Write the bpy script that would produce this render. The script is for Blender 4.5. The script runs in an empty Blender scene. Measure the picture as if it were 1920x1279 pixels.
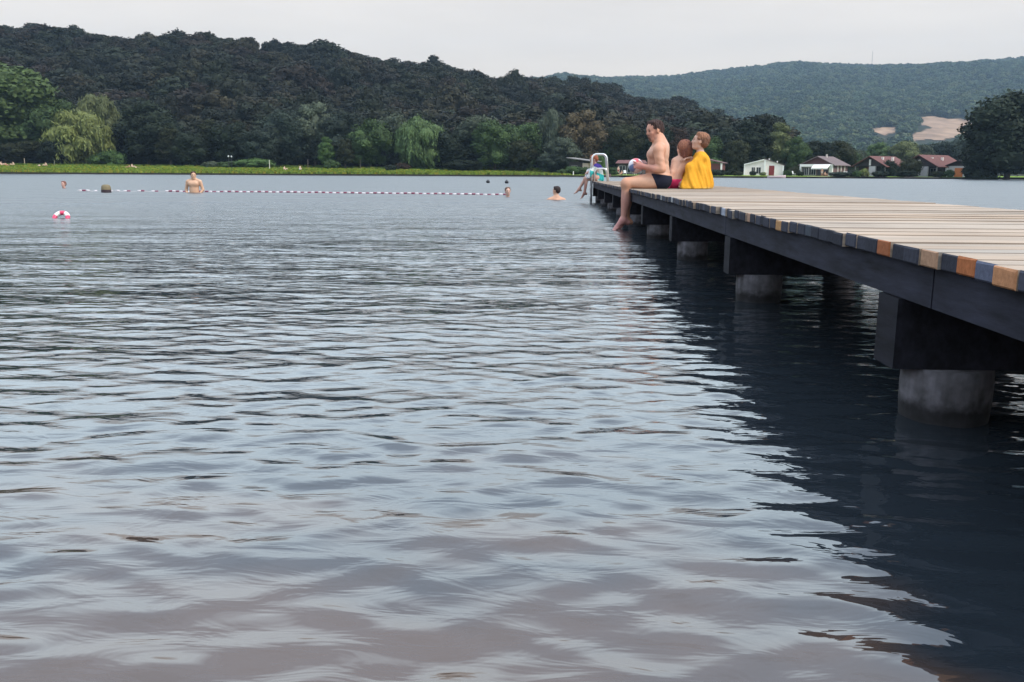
import bpy, math, random
import numpy as np
from mathutils import Vector, Matrix
R = math.radians
scene = bpy.context.scene
COL = scene.collection
# ------------------------------------------------------------------ camera
F_PX, PITCH, YAW, ROLL = 1653.0, 10.80, 2.55, 0.33
CAM = Vector((0.0, 0.0, 0.70))
cd = bpy.data.cameras.new('camera'); cam = bpy.data.objects.new('camera', cd); COL.objects.link(cam)
cd.sensor_fit = 'HORIZONTAL'; cd.sensor_width = 36.0; cd.lens = 36.0 * F_PX / 1920.0
cd.clip_start = 0.05; cd.clip_end = 9000.0
fwd = Vector((-math.sin(R(YAW)) * math.cos(R(PITCH)), math.cos(R(YAW)) * math.cos(R(PITCH)), -math.sin(R(PITCH))))
rgt = fwd.cross(Vector((0, 0, 1))).normalized(); up = rgt.cross(fwd)
r2 = rgt * math.cos(R(ROLL)) + up * math.sin(R(ROLL)); u2 = up * math.cos(R(ROLL)) - rgt * math.sin(R(ROLL))
M = Matrix((r2, u2, -fwd)).transposed().to_4x4(); M.translation = CAM
cam.matrix_world = M
scene.camera = cam
# ------------------------------------------------------------------ world and sun
SUN_EL, SUN_AZ = 46.0, 118.0          # azimuth clockwise from +Y: to the right, a little behind the camera
w = bpy.data.worlds.new('World'); scene.world = w; w.use_nodes = True
nt = w.node_tree; nt.nodes.clear()
def N(t, kind, **kw):
    n = t.nodes.new(kind)
    for k, v in kw.items(): setattr(n, k, v)
    return n
L = nt.links.new
out = N(nt, 'ShaderNodeOutputWorld'); bg = N(nt, 'ShaderNodeBackground'); bg2 = N(nt, 'ShaderNodeBackground'); mixs = N(nt, 'ShaderNodeMixShader')
sky = N(nt, 'ShaderNodeTexSky', sky_type='NISHITA', sun_disc=False)
sky.sun_elevation = R(SUN_EL); sky.sun_rotation = R(SUN_AZ); sky.air_density = 1.2; sky.dust_density = 3.0
bg.inputs[1].default_value = 0.10; L(sky.outputs[0], bg.inputs[0])
tc = N(nt, 'ShaderNodeTexCoord'); sp = N(nt, 'ShaderNodeSeparateXYZ'); L(tc.outputs['Generated'], sp.inputs[0])
rmp = N(nt, 'ShaderNodeValToRGB'); L(sp.outputs[2], rmp.inputs[0])     # thin overcast layer; bright band added above the view to lighten the water
e = rmp.color_ramp.elements
e[0].position = 0.0; e[0].color = (.83, .72, .585, 1); e[1].position = 1.0; e[1].color = (1.35, 1.55, 1.80, 1)
a = e.new(.10); a.color = (.85, .735, .60, 1)
a = e.new(.18); a.color = (.92, .83, .73, 1)
a = e.new(.235); a.color = (1.85, 2.12, 2.28, 1)
a = e.new(.36); a.color = (1.95, 2.28, 2.52, 1)
a = e.new(.52); a.color = (1.12, 1.30, 1.56, 1)
mp = N(nt, 'ShaderNodeMapping'); mp.inputs['Scale'].default_value = (1.2, 1.2, 7.0); L(tc.outputs['Generated'], mp.inputs[0])
ns = N(nt, 'ShaderNodeTexNoise'); ns.inputs['Scale'].default_value = 2.2; ns.inputs['Detail'].default_value = 6; ns.inputs['Roughness'].default_value = .55; L(mp.outputs[0], ns.inputs[0])
mr = N(nt, 'ShaderNodeMapRange'); mr.inputs[1].default_value = .3; mr.inputs[2].default_value = .75; mr.inputs[3].default_value = .92; mr.inputs[4].default_value = 1.09; L(ns.outputs[0], mr.inputs[0])
vm = N(nt, 'ShaderNodeVectorMath', operation='SCALE'); L(rmp.outputs[0], vm.inputs[0]); L(mr.outputs[0], vm.inputs['Scale'])
L(vm.outputs[0], bg2.inputs[0]); bg2.inputs[1].default_value = 1.0
mixs.inputs[0].default_value = .92; L(bg.outputs[0], mixs.inputs[1]); L(bg2.outputs[0], mixs.inputs[2]); L(mixs.outputs[0], out.inputs[0])
sd = bpy.data.lights.new('sun', 'SUN'); sd.energy = 2.6; sd.angle = R(11); sd.color = (1.0, .88, .74)
so = bpy.data.objects.new('sun', sd); COL.objects.link(so)
sdir = Vector((math.sin(R(SUN_AZ)) * math.cos(R(SUN_EL)), math.cos(R(SUN_AZ)) * math.cos(R(SUN_EL)), math.sin(R(SUN_EL))))
so.rotation_euler = sdir.to_track_quat('Z', 'Y').to_euler()
vs = scene.view_settings; scene.display_settings.display_device = 'sRGB'; vs.view_transform = 'Standard'; vs.look = 'None'; vs.exposure = 0.15; vs.gamma = 1.0
scene.cycles.use_denoising = True
scene.cycles.max_bounces = 6; scene.cycles.diffuse_bounces = 2; scene.cycles.glossy_bounces = 3; scene.cycles.volume_bounces = 0; scene.cycles.transparent_max_bounces = 4
scene.cycles.caustics_reflective = False

# ------------------------------------------------------------------ measuring helpers (1920x1279 photo pixels -> places in the world)
def ray(px, py):
    d = fwd * F_PX + r2 * (px - 960.0) - u2 * (py - 639.5)
    return d / d.y
def at(px, py, Y): return CAM + ray(px, py) * Y
def on(px, py, z=0.0):
    d = ray(px, py); return CAM + d * ((z - CAM.z) / d.z)
def tx(px): return ray(px, 325).x       # X/Y of a picture column near the horizon
def topz(px, py, Y): return (CAM + ray(px, py) * Y).z

# ------------------------------------------------------------------ objects
def link(o, parent=None):
    COL.objects.link(o)
    if parent is not None: o.parent = parent
    return o
def tag(o, label=None, cat=None, group=None, kind=None):
    if label: o['label'] = label
    if cat: o['category'] = cat
    if group: o['group'] = group
    if kind: o['kind'] = kind
    return o
def empty(name, loc=(0, 0, 0), rz=0.0, label=None, cat=None, group=None):
    o = bpy.data.objects.new(name, None); o.location = loc; o.rotation_euler = (0, 0, rz); o.empty_display_size = .2
    link(o); return tag(o, label, cat, group)
def npmesh(name, V, faces, mat=None, smooth=False, cols=None, attrs=None):
    """faces: list of (n,k) index arrays"""
    me = bpy.data.meshes.new(name)
    V = np.asarray(V, dtype=np.float32)
    faces = [np.asarray(f, dtype=np.int32) for f in faces if len(f)]
    me.vertices.add(len(V)); me.vertices.foreach_set('co', V.ravel())
    loops = np.concatenate([f.ravel() for f in faces]); sizes = np.concatenate([np.full(len(f), f.shape[1], dtype=np.int32) for f in faces])
    me.loops.add(len(loops)); me.loops.foreach_set('vertex_index', loops)
    st = np.concatenate([[0], np.cumsum(sizes)[:-1]]).astype(np.int32)
    me.polygons.add(len(sizes)); me.polygons.foreach_set('loop_start', st); me.polygons.foreach_set('loop_total', sizes)
    me.polygons.foreach_set('use_smooth', np.full(len(sizes), bool(smooth)))
    me.update(calc_edges=True)
    if cols is not None:
        a = me.color_attributes.new('col', 'FLOAT_COLOR', 'POINT')
        c = np.ones((len(V), 4), dtype=np.float32); c[:, :3] = cols; a.data.foreach_set('color', c.ravel())
    for k, v in (attrs or {}).items():
        a = me.attributes.new(k, 'FLOAT', 'POINT'); a.data.foreach_set('value', np.asarray(v, dtype=np.float32))
    me.validate()
    if mat: me.materials.append(mat)
    return me
class MB:
    """collects shapes into one mesh"""
    def __init__(s): s.v = []; s.f = {3: [], 4: []}; s.c = []; s.n = 0; s.col = (1, 1, 1)
    def add(s, V, faces):
        V = np.asarray(V, float); s.v.append(V); s.c.append(np.tile(np.array(s.col, float), (len(V), 1)))
        for f in faces:
            f = np.asarray(f)
            if len(f): s.f[f.shape[1]].append(f + s.n)
        s.n += len(V)
    def box(s, lo, hi, rot=None, ctr=None):
        lo, hi = np.array(lo, float), np.array(hi, float)
        V = np.array([[(lo, hi)[i][0], (lo, hi)[j][1], (lo, hi)[k][2]] for i in (0, 1) for j in (0, 1) for k in (0, 1)])
        if rot is not None:
            c = (lo + hi) / 2 if ctr is None else np.array(ctr); V = (V - c) @ np.array(rot).T + c
        s.add(V, [[[0, 1, 3, 2], [4, 6, 7, 5], [0, 4, 5, 1], [2, 3, 7, 6], [0, 2, 6, 4], [1, 5, 7, 3]]])
    def tube(s, pts, rad, n=10, caps=True):
        P = np.array([tuple(p) for p in pts], float); m = len(P)
        rad = np.full(m, rad, float) if np.isscalar(rad) else np.array(rad, float)
        V = []; pr = None
        for i in range(m):
            t = P[min(i + 1, m - 1)] - P[max(i - 1, 0)]; t /= (np.linalg.norm(t) + 1e-9)
            a = np.array([0, 0, 1.]) if abs(t[2]) < .9 else np.array([1., 0, 0])
            if pr is not None: a = pr
            b = np.cross(t, a); b /= np.linalg.norm(b) + 1e-9; c = np.cross(b, t); pr = c
            for k in range(n):
                th = 2 * math.pi * k / n; V.append(P[i] + rad[i] * (math.cos(th) * b + math.sin(th) * c))
        Q = [[i * n + k, i * n + (k + 1) % n, (i + 1) * n + (k + 1) % n, (i + 1) * n + k] for i in range(m - 1) for k in range(n)]
        T = []
        if caps:
            V += [P[0], P[-1]]; a = m * n
            T = [[a, (k + 1) % n, k] for k in range(n)] + [[a + 1, (m - 1) * n + k, (m - 1) * n + (k + 1) % n] for k in range(n)]
        s.add(V, [Q, T] if T else [Q])
    def ball(s, c, r, n=12, rings=8):
        r = np.array([r] * 3 if np.isscalar(r) else r, float); c = np.array(c, float); V = []
        for i in range(rings + 1):
            ph = math.pi * i / rings
            for k in range(n):
                th = 2 * math.pi * k / n; V.append(c + r * np.array([math.sin(ph) * math.cos(th), math.sin(ph) * math.sin(th), math.cos(ph)]))
        Q = [[i * n + k, (i + 1) * n + k, (i + 1) * n + (k + 1) % n, i * n + (k + 1) % n] for i in range(rings) for k in range(n)]
        s.add(V, [Q])
    def poly(s, bottom, top):
        """prism between two equal outlines"""
        n = len(bottom); V = list(bottom) + list(top)
        s.add(V, [[[i, (i + 1) % n, n + (i + 1) % n, n + i] for i in range(n)]])
        for off, rev in ((0, True), (n, False)):
            c = np.mean(np.array(V[off:off + n], float), axis=0)
            s.add(np.vstack([np.array(V[off:off + n], float), c]), [[[n, (i + 1) % n, i] if rev else [n, i, (i + 1) % n] for i in range(n)]])
    def build(s, name, mat, parent=None, smooth=False, loc=None):
        V = np.vstack(s.v); C = np.vstack(s.c)
        me = npmesh(name, V, [np.vstack(s.f[k]) for k in (4, 3) if s.f[k]], mat, smooth, C)
        o = bpy.data.objects.new(name, me); link(o, parent)
        if loc is not None: o.location = loc
        return o
def rotz(a): c, s = math.cos(a), math.sin(a); return np.array([[c, -s, 0], [s, c, 0], [0, 0, 1]])
def roty(a): c, s = math.cos(a), math.sin(a); return np.array([[c, 0, s], [0, 1, 0], [-s, 0, c]])
def rotx(a): c, s = math.cos(a), math.sin(a); return np.array([[1, 0, 0], [0, c, -s], [0, s, c]])

# ------------------------------------------------------------------ materials
def mat(name, color=(.5, .5, .5), rough=.8, spec=.3, vc=False, noise=0.0, nscale=8.0, bump=0.0, bscale=40.0, metal=0.0, objcol=False, rnd=0.0):
    m = bpy.data.materials.new(name); m.use_nodes = True; t = m.node_tree; b = t.nodes['Principled BSDF']; l = t.links.new
    b.inputs['Roughness'].default_value = rough; b.inputs['Specular IOR Level'].default_value = spec; b.inputs['Metallic'].default_value = metal
    src = None
    if vc:
        a = N(t, 'ShaderNodeVertexColor', layer_name='col'); src = a.outputs[0]
    if objcol:
        oi = N(t, 'ShaderNodeObjectInfo'); src = oi.outputs['Color']
        if vc:
            mu = N(t, 'ShaderNodeMix', data_type='RGBA', blend_type='MULTIPLY'); mu.inputs[0].default_value = 1; l(a.outputs[0], mu.inputs[6]); l(oi.outputs['Color'], mu.inputs[7]); src = mu.outputs[2]
    if src is None:
        c = N(t, 'ShaderNodeRGB'); c.outputs[0].default_value = (*color, 1); src = c.outputs[0]
    g = N(t, 'ShaderNodeTexCoord')
    if noise:
        n = N(t, 'ShaderNodeTexNoise'); n.inputs['Scale'].default_value = nscale; n.inputs['Detail'].default_value = 6; n.inputs['Roughness'].default_value = .6; l(g.outputs['Object'], n.inputs[0])
        r = N(t, 'ShaderNodeMapRange'); r.inputs[1].default_value = .25; r.inputs[2].default_value = .75; r.inputs[3].default_value = 1 - noise; r.inputs[4].default_value = 1 + noise; l(n.outputs[0], r.inputs[0])
        s = N(t, 'ShaderNodeVectorMath', operation='SCALE'); l(src, s.inputs[0]); l(r.outputs[0], s.inputs['Scale']); src = s.outputs[0]
    l(src, b.inputs['Base Color'])
    if bump:
        n = N(t, 'ShaderNodeTexNoise'); n.inputs['Scale'].default_value = bscale; n.inputs['Detail'].default_value = 5; l(g.outputs['Object'], n.inputs[0])
        bm = N(t, 'ShaderNodeBump'); bm.inputs['Strength'].default_value = bump; bm.inputs['Distance'].default_value = .02; l(n.outputs[0], bm.inputs['Height']); l(bm.outputs[0], b.inputs['Normal'])
    return m
m_skin = mat('skin', vc=True, rough=.55, spec=.35, noise=.07, nscale=22)
m_hair = mat('hair', vc=True, rough=.7, noise=.35, nscale=60, bump=.5, bscale=120)
m_cloth = mat('cloth', vc=True, rough=.95, spec=.1, noise=.06, nscale=40, bump=.35, bscale=260)
m_terry = mat('terry_cloth', vc=True, rough=1.0, spec=.05, noise=.08, nscale=30, bump=.6, bscale=320)
m_plastic = mat('glossy_plastic', vc=True, rough=.3, spec=.5)
m_steel = mat('brushed_steel', (.72, .72, .72), rough=.28, metal=.85)
m_paint = mat('painted_surface', vc=True, rough=.75, spec=.25, noise=.10, nscale=3)
m_glass = mat('window_glass', (.02, .024, .028), rough=.08, spec=.5)
m_bark = mat('bark', (.07, .058, .045), rough=.95, noise=.3, nscale=3)
m_roof = mat('roof_tiles', vc=True, rough=.9, noise=.22, nscale=2.2, bump=.5, bscale=12)

def weathered(name, stretch, rough=.85, streak=.28, bump=.4):
    """vertex-coloured timber with grain running along one axis"""
    m = mat(name, vc=True, rough=rough, spec=.2); t = m.node_tree; l = t.links.new; b = t.nodes['Principled BSDF']
    src = b.inputs['Base Color'].links[0].from_socket
    g = N(t, 'ShaderNodeTexCoord'); mp = N(t, 'ShaderNodeMapping'); mp.inputs['Scale'].default_value = stretch; l(g.outputs['Object'], mp.inputs[0])
    n = N(t, 'ShaderNodeTexNoise'); n.inputs['Scale'].default_value = 1.0; n.inputs['Detail'].default_value = 8; n.inputs['Roughness'].default_value = .65; l(mp.outputs[0], n.inputs[0])
    r = N(t, 'ShaderNodeMapRange'); r.inputs[1].default_value = .3; r.inputs[2].default_value = .7; r.inputs[3].default_value = 1 - streak; r.inputs[4].default_value = 1 + streak * .7; l(n.outputs[0], r.inputs[0])
    n2 = N(t, 'ShaderNodeTexNoise'); n2.inputs['Scale'].default_value = 2.3; n2.inputs['Detail'].default_value = 5; l(g.outputs['Object'], n2.inputs[0])
    r3 = N(t, 'ShaderNodeMapRange'); r3.inputs[1].default_value = .3; r3.inputs[2].default_value = .7; r3.inputs[3].default_value = .84; r3.inputs[4].default_value = 1.1; l(n2.outputs[0], r3.inputs[0])
    mm = N(t, 'ShaderNodeMath', operation='MULTIPLY'); l(r.outputs[0], mm.inputs[0]); l(r3.outputs[0], mm.inputs[1])
    s = N(t, 'ShaderNodeVectorMath', operation='SCALE'); l(src, s.inputs[0]); l(mm.outputs[0], s.inputs['Scale']); l(s.outputs[0], b.inputs['Base Color'])
    bm = N(t, 'ShaderNodeBump'); bm.inputs['Strength'].default_value = bump; bm.inputs['Distance'].default_value = .004; l(n.outputs[0], bm.inputs['Height']); l(bm.outputs[0], b.inputs['Normal'])
    return m
m_deck = weathered('weathered_boards', (2.2, 70, 70))
m_beam = weathered('dark_wet_timber', (30, 3.0, 22), rough=.75, streak=.75, bump=.8)
m_wall = mat('rendered_wall', vc=True, rough=.9, noise=.10, nscale=1.5)

def leafmat(name, lo=.6, hi=1.5, ramp=None):
    """foliage: colour per tree (object colour or a random pick), lighter and darker leaf clumps by 'tone' attribute"""
    m = bpy.data.materials.new(name); m.use_nodes = True; t = m.node_tree; l = t.links.new; b = t.nodes['Principled BSDF']
    b.inputs['Roughness'].default_value = .75; b.inputs['Specular IOR Level'].default_value = .15
    oi = N(t, 'ShaderNodeObjectInfo')
    if ramp is None: src = oi.outputs['Color']
    else:
        rp = N(t, 'ShaderNodeValToRGB'); rp.color_ramp.interpolation = 'LINEAR'; el = rp.color_ramp.elements
        for i, (p, c) in enumerate(ramp):
            k = el[i] if i < 2 else el.new(p)
            k.position = p; k.color = (*c, 1)
        l(oi.outputs['Random'], rp.inputs[0]); src = rp.outputs[0]
    at_ = N(t, 'ShaderNodeAttribute', attribute_name='tone')
    r = N(t, 'ShaderNodeMapRange'); r.inputs[3].default_value = lo; r.inputs[4].default_value = hi; l(at_.outputs['Fac'], r.inputs[0])
    s = N(t, 'ShaderNodeVectorMath', operation='SCALE'); l(src, s.inputs[0]); l(r.outputs[0], s.inputs['Scale'])
    l(s.outputs[0], b.inputs['Base Color'])
    return m
m_leaf = leafmat('foliage')
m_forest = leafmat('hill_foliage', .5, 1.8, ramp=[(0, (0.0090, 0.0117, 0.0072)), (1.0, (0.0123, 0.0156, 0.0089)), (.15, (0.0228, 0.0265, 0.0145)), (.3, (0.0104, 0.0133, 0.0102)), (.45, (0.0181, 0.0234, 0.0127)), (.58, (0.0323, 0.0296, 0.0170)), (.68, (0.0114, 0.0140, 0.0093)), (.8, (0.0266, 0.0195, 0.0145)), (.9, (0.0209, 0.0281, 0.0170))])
m_far = leafmat('far_foliage', .4, 2.0, ramp=[(0, (0.0312, 0.0480, 0.0264)), (1.0, (0.0600, 0.0840, 0.0384)), (.3, (0.0528, 0.0792, 0.0384)), (.6, (0.0240, 0.0384, 0.0240)), (.85, (0.0792, 0.0960, 0.0432))])

# ------------------------------------------------------------------ pier
DECK = 0.513; XL, XR = 0.95, 2.59; YE = 22.0
PIERX = XR - XL
pier = empty('wooden_pier', (XL, 0, 0), 0, 'long low wooden bathing pier on concrete piles running out into the lake', 'pier')
rng = np.random.default_rng(5)
def ydep(px):
    return XL / tx_edge(px)
def tx_edge(px):   # X/Y of the deck edge seen in picture column px (edge lies a bit below the horizon)
    y = 324.6 + (px - 1035) * .2
    return ray(px, y).x
special = [(1645.5, 1670, (.33, .115, .05)), (1726, 1755, (.42, .25, .16)), (1788, 1825, (.38, .13, .05)), (1827, 1864.5, (.10, .11, .16)), (1868, 1913, (.46, .22, .11)), (1449, 1461, (.40, .22, .10)), (1398, 1404, (.40, .25, .18)), (1354, 1360, (.30, .32, .38)), (1237, 1240, (.3, .3, .3)), (1256, 1259, (.33, .33, .33)), (1500, 1513, (.06, .07, .09))]
nearY = ydep(1914)
pitch = (ydep(1645.5) - nearY) / 8.0
mb = MB()
T = .043
y = nearY - pitch * 24; k = -24
while y < YE:
    g = pitch - rng.uniform(.003, .006)
    dx = rng.normal(0, .006) + (.012 if rng.random() < .08 else 0); dz = rng.normal(0, .0014)
    base = np.array([.40, .32, .255]) * rng.uniform(.94, 1.05) * (1 + np.array([.03, 0, -.03]) * rng.normal())
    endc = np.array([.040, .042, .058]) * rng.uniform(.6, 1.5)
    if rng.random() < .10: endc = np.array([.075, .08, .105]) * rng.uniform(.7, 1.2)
    yc = y + g / 2; pxm = None
    for (a, b_, c) in special:
        if ydep(b_) - .01 < yc < ydep(a) + .01 and abs(ydep((a + b_) / 2) - yc) < pitch * .5: endc = np.array(c)
    x0 = dx; x1 = PIERX + rng.normal(0, .006); r = .004
    # the board: a rounded top edge at the visible end, ends coloured by their own grain
    prof = [(0, 0), (0, T - .006), (.006, T), (PIERX, T)]
    y0, y1 = y, y + g
    zb = DECK - T + dz
    mb.col = tuple(base)
    V = [(x0 + .004, y0, zb + T), (x1, y0, zb + T), (x1, y1, zb + T), (x0 + .004, y1, zb + T), (x0 + .004, y0, zb), (x1, y0, zb), (x1, y1, zb), (x0 + .004, y1, zb)]
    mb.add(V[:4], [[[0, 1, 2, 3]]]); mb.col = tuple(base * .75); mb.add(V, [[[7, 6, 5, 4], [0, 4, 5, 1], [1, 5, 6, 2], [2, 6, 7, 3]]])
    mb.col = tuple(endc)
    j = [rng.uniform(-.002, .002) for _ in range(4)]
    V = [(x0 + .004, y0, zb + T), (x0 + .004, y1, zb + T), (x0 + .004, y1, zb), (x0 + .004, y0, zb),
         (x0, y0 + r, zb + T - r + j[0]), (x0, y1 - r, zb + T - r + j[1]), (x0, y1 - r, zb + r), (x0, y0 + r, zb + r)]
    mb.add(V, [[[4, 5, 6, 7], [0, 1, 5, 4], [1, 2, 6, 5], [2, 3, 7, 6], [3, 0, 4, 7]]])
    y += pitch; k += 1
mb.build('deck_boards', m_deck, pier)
# edge beams, in lengths butted together
joints = [nearY - pitch * 24, XL / ray(1729, 480).x, XL / ray(1357, 390).x + .1]
joints += [joints[-1] + 3.4, joints[-1] + 6.8, joints[-1] + 10.2, YE - .05]
joints = [j for j in joints if j <= YE - .04]
for xb in (.035, PIERX - .095):
    for a, b_ in zip(joints[:-1], joints[1:]):
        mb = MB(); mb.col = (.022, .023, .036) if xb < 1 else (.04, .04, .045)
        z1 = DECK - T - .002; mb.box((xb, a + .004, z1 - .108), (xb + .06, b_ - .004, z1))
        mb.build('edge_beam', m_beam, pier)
mb = MB(); mb.col = (.04, .04, .045); z1 = DECK - T - .002
for xb in (.55, 1.05):
    mb.box((xb, joints[0], z1 - .1), (xb + .07, YE - .1, z1))
mb.build('middle_joists', m_beam, pier)
def conc(name='mossy_concrete'):
    m = mat(name, (.22, .215, .225), rough=.9, noise=.0); t = m.node_tree; l = t.links.new; b = t.nodes['Principled BSDF']
    g = N(t, 'ShaderNodeTexCoord')
    mp = N(t, 'ShaderNodeMapping'); mp.inputs['Scale'].default_value = (22, 22, 2.0); l(g.outputs['Object'], mp.inputs[0])
    n = N(t, 'ShaderNodeTexNoise'); n.inputs['Scale'].default_value = 1; n.inputs['Detail'].default_value = 8; l(mp.outputs[0], n.inputs[0])
    n2 = N(t, 'ShaderNodeTexNoise'); n2.inputs['Scale'].default_value = 25; n2.inputs['Detail'].default_value = 6; l(g.outputs['Object'], n2.inputs[0])
    ad = N(t, 'ShaderNodeMath', operation='MULTIPLY'); l(n.outputs[0], ad.inputs[0]); l(n2.outputs[0], ad.inputs[1])
    rp = N(t, 'ShaderNodeValToRGB'); el = rp.color_ramp.elements; el[0].position = .10; el[0].color = (.045, .043, .045, 1); el[1].position = .40; el[1].color = (.15, .14, .16, 1)
    k = el.new(.24); k.color = (.095, .09, .10, 1); l(ad.outputs[0], rp.inputs[0])
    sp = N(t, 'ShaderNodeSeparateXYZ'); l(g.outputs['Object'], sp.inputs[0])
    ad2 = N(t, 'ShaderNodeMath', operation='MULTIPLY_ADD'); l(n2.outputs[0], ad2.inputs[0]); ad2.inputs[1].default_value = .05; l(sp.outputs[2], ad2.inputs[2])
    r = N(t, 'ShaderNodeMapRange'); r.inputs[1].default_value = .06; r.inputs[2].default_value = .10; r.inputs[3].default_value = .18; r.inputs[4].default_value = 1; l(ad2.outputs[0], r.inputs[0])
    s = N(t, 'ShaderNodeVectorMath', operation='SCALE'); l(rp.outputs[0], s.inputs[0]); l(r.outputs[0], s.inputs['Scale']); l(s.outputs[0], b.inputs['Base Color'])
    bm = N(t, 'ShaderNodeBump'); bm.inputs['Strength'].default_value = .28; bm.inputs['Distance'].default_value = .01; l(n2.outputs[0], bm.inputs['Height']); l(bm.outputs[0], b.inputs['Normal'])
    return m
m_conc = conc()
for i in range(-1, 9):
    yc = 2.585 + i * 2.40
    if yc > YE: break
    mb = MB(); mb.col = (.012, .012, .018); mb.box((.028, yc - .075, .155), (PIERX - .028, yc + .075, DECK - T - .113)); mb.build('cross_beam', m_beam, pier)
    for xc in (.215, PIERX - .215):
        mb = MB()
        n = 28; zz = [-.6, -.02, 0, .04, .1, .154]
        mb.tube([(xc, yc, z_) for z_ in zz], [.123, .125, .122, .125, .126, .124], n=n)
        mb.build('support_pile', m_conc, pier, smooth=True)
# ------------------------------------------------------------------ ladder at the pier end
lad = empty('bathing_ladder', (XL, 21.2, DECK), 0, 'tubular steel bathing ladder with arched handrail at the far end of the pier', 'ladder')
def arch(x0, x1, zt, zb0, zb1, r=.10, lean=.0):
    pts = [(x0, zb0)]; pts += [(x0, zt - r)]
    for k in range(1, 8): a = math.pi - k * math.pi / 16; pts.append((x0 + r + r * math.cos(a), zt - r + r * math.sin(a)))
    for k in range(0, 8): a = math.pi / 2 - k * math.pi / 16; pts.append((x1 - r + r * math.cos(a), zt - r + r * math.sin(a)))
    pts.append((x1 + lean, zb1)); return pts
for yy in (0.0, .42):
    mb = MB(); mb.tube([(p[0], yy, p[1]) for p in arch(-.035, .31, .63, -.62, .0, .11, .05)], .021, 12); mb.build('handrail', m_steel, lad, True)
    mb = MB(); mb.tube([(p[0], yy, p[1]) for p in arch(.03, .33, .30, .0, .0, .10, .03)], .017, 12); mb.build('lower_rail', m_steel, lad, True)
for z_ in (-.14, -.34, -.55):
    mb = MB(); mb.box((-.065, .0, z_ - .012), (-.005, .42, z_ + .012)); mb.build('rung', m_steel, lad)

# ------------------------------------------------------------------ bodies: smooth unions sampled on a grid, one continuous surface each
def cap(a, b, ra, rb, k=.03): return ('c', np.array(a, float), np.array(b, float), ra, rb, k)
def ell(c, r, k=.03, rot=None): return ('e', np.array(c, float), np.array([r] * 3 if np.isscalar(r) else r, float), rot, None, k)
def xf(prims, Rm, t, s=1.0):
    o = []
    for p in prims:
        if p[0] == 'c': o.append(('c', Rm @ p[1] * s + t, Rm @ p[2] * s + t, p[3] * s, p[4] * s, p[5] * s))
        else:
            rr = Rm if p[3] is None else Rm @ p[3]
            o.append(('e', Rm @ p[1] * s + t, p[2] * s, rr, None, p[5] * s))
    return o
def field(prims, lo, hi, h):
    ax = [np.arange(lo[i], hi[i] + h, h) for i in range(3)]
    F = np.full([len(a) for a in ax], .2, dtype=np.float32)
    for p in prims:
        if p[0] == 'c': r = max(p[3], p[4]); a = np.minimum(p[1], p[2]) - r; b = np.maximum(p[1], p[2]) + r
        else: r = max(p[2]); a = p[1] - r; b = p[1] + r
        m = p[5] + 3 * h + .02
        sl = []
        for i in range(3):
            i0 = max(0, int((a[i] - m - lo[i]) / h)); i1 = min(len(ax[i]), int((b[i] + m - lo[i]) / h) + 2); sl.append(slice(i0, max(i1, i0)))
        if any(s.stop <= s.start for s in sl): continue
        X, Y, Z = np.meshgrid(ax[0][sl[0]], ax[1][sl[1]], ax[2][sl[2]], indexing='ij')
        Pp = np.stack([X, Y, Z], -1)
        if p[0] == 'c':
            ba = p[2] - p[1]; pa = Pp - p[1]; tt = np.clip((pa @ ba) / (ba @ ba + 1e-12), 0, 1)
            D = np.linalg.norm(pa - tt[..., None] * ba, axis=-1) - (p[3] + (p[4] - p[3]) * tt)
        else:
            q = Pp - p[1]
            if p[3] is not None: q = q @ p[3]
            k0 = np.linalg.norm(q / p[2], axis=-1); k1 = np.linalg.norm(q / (p[2] ** 2), axis=-1) + 1e-9; D = k0 * (k0 - 1) / k1
        A = F[sl[0], sl[1], sl[2]]; k = p[5]
        hh = np.maximum(k - np.abs(A - D), 0) / k
        F[sl[0], sl[1], sl[2]] = np.minimum(A, D) - hh * hh * k * .25
    return ax, F
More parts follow.
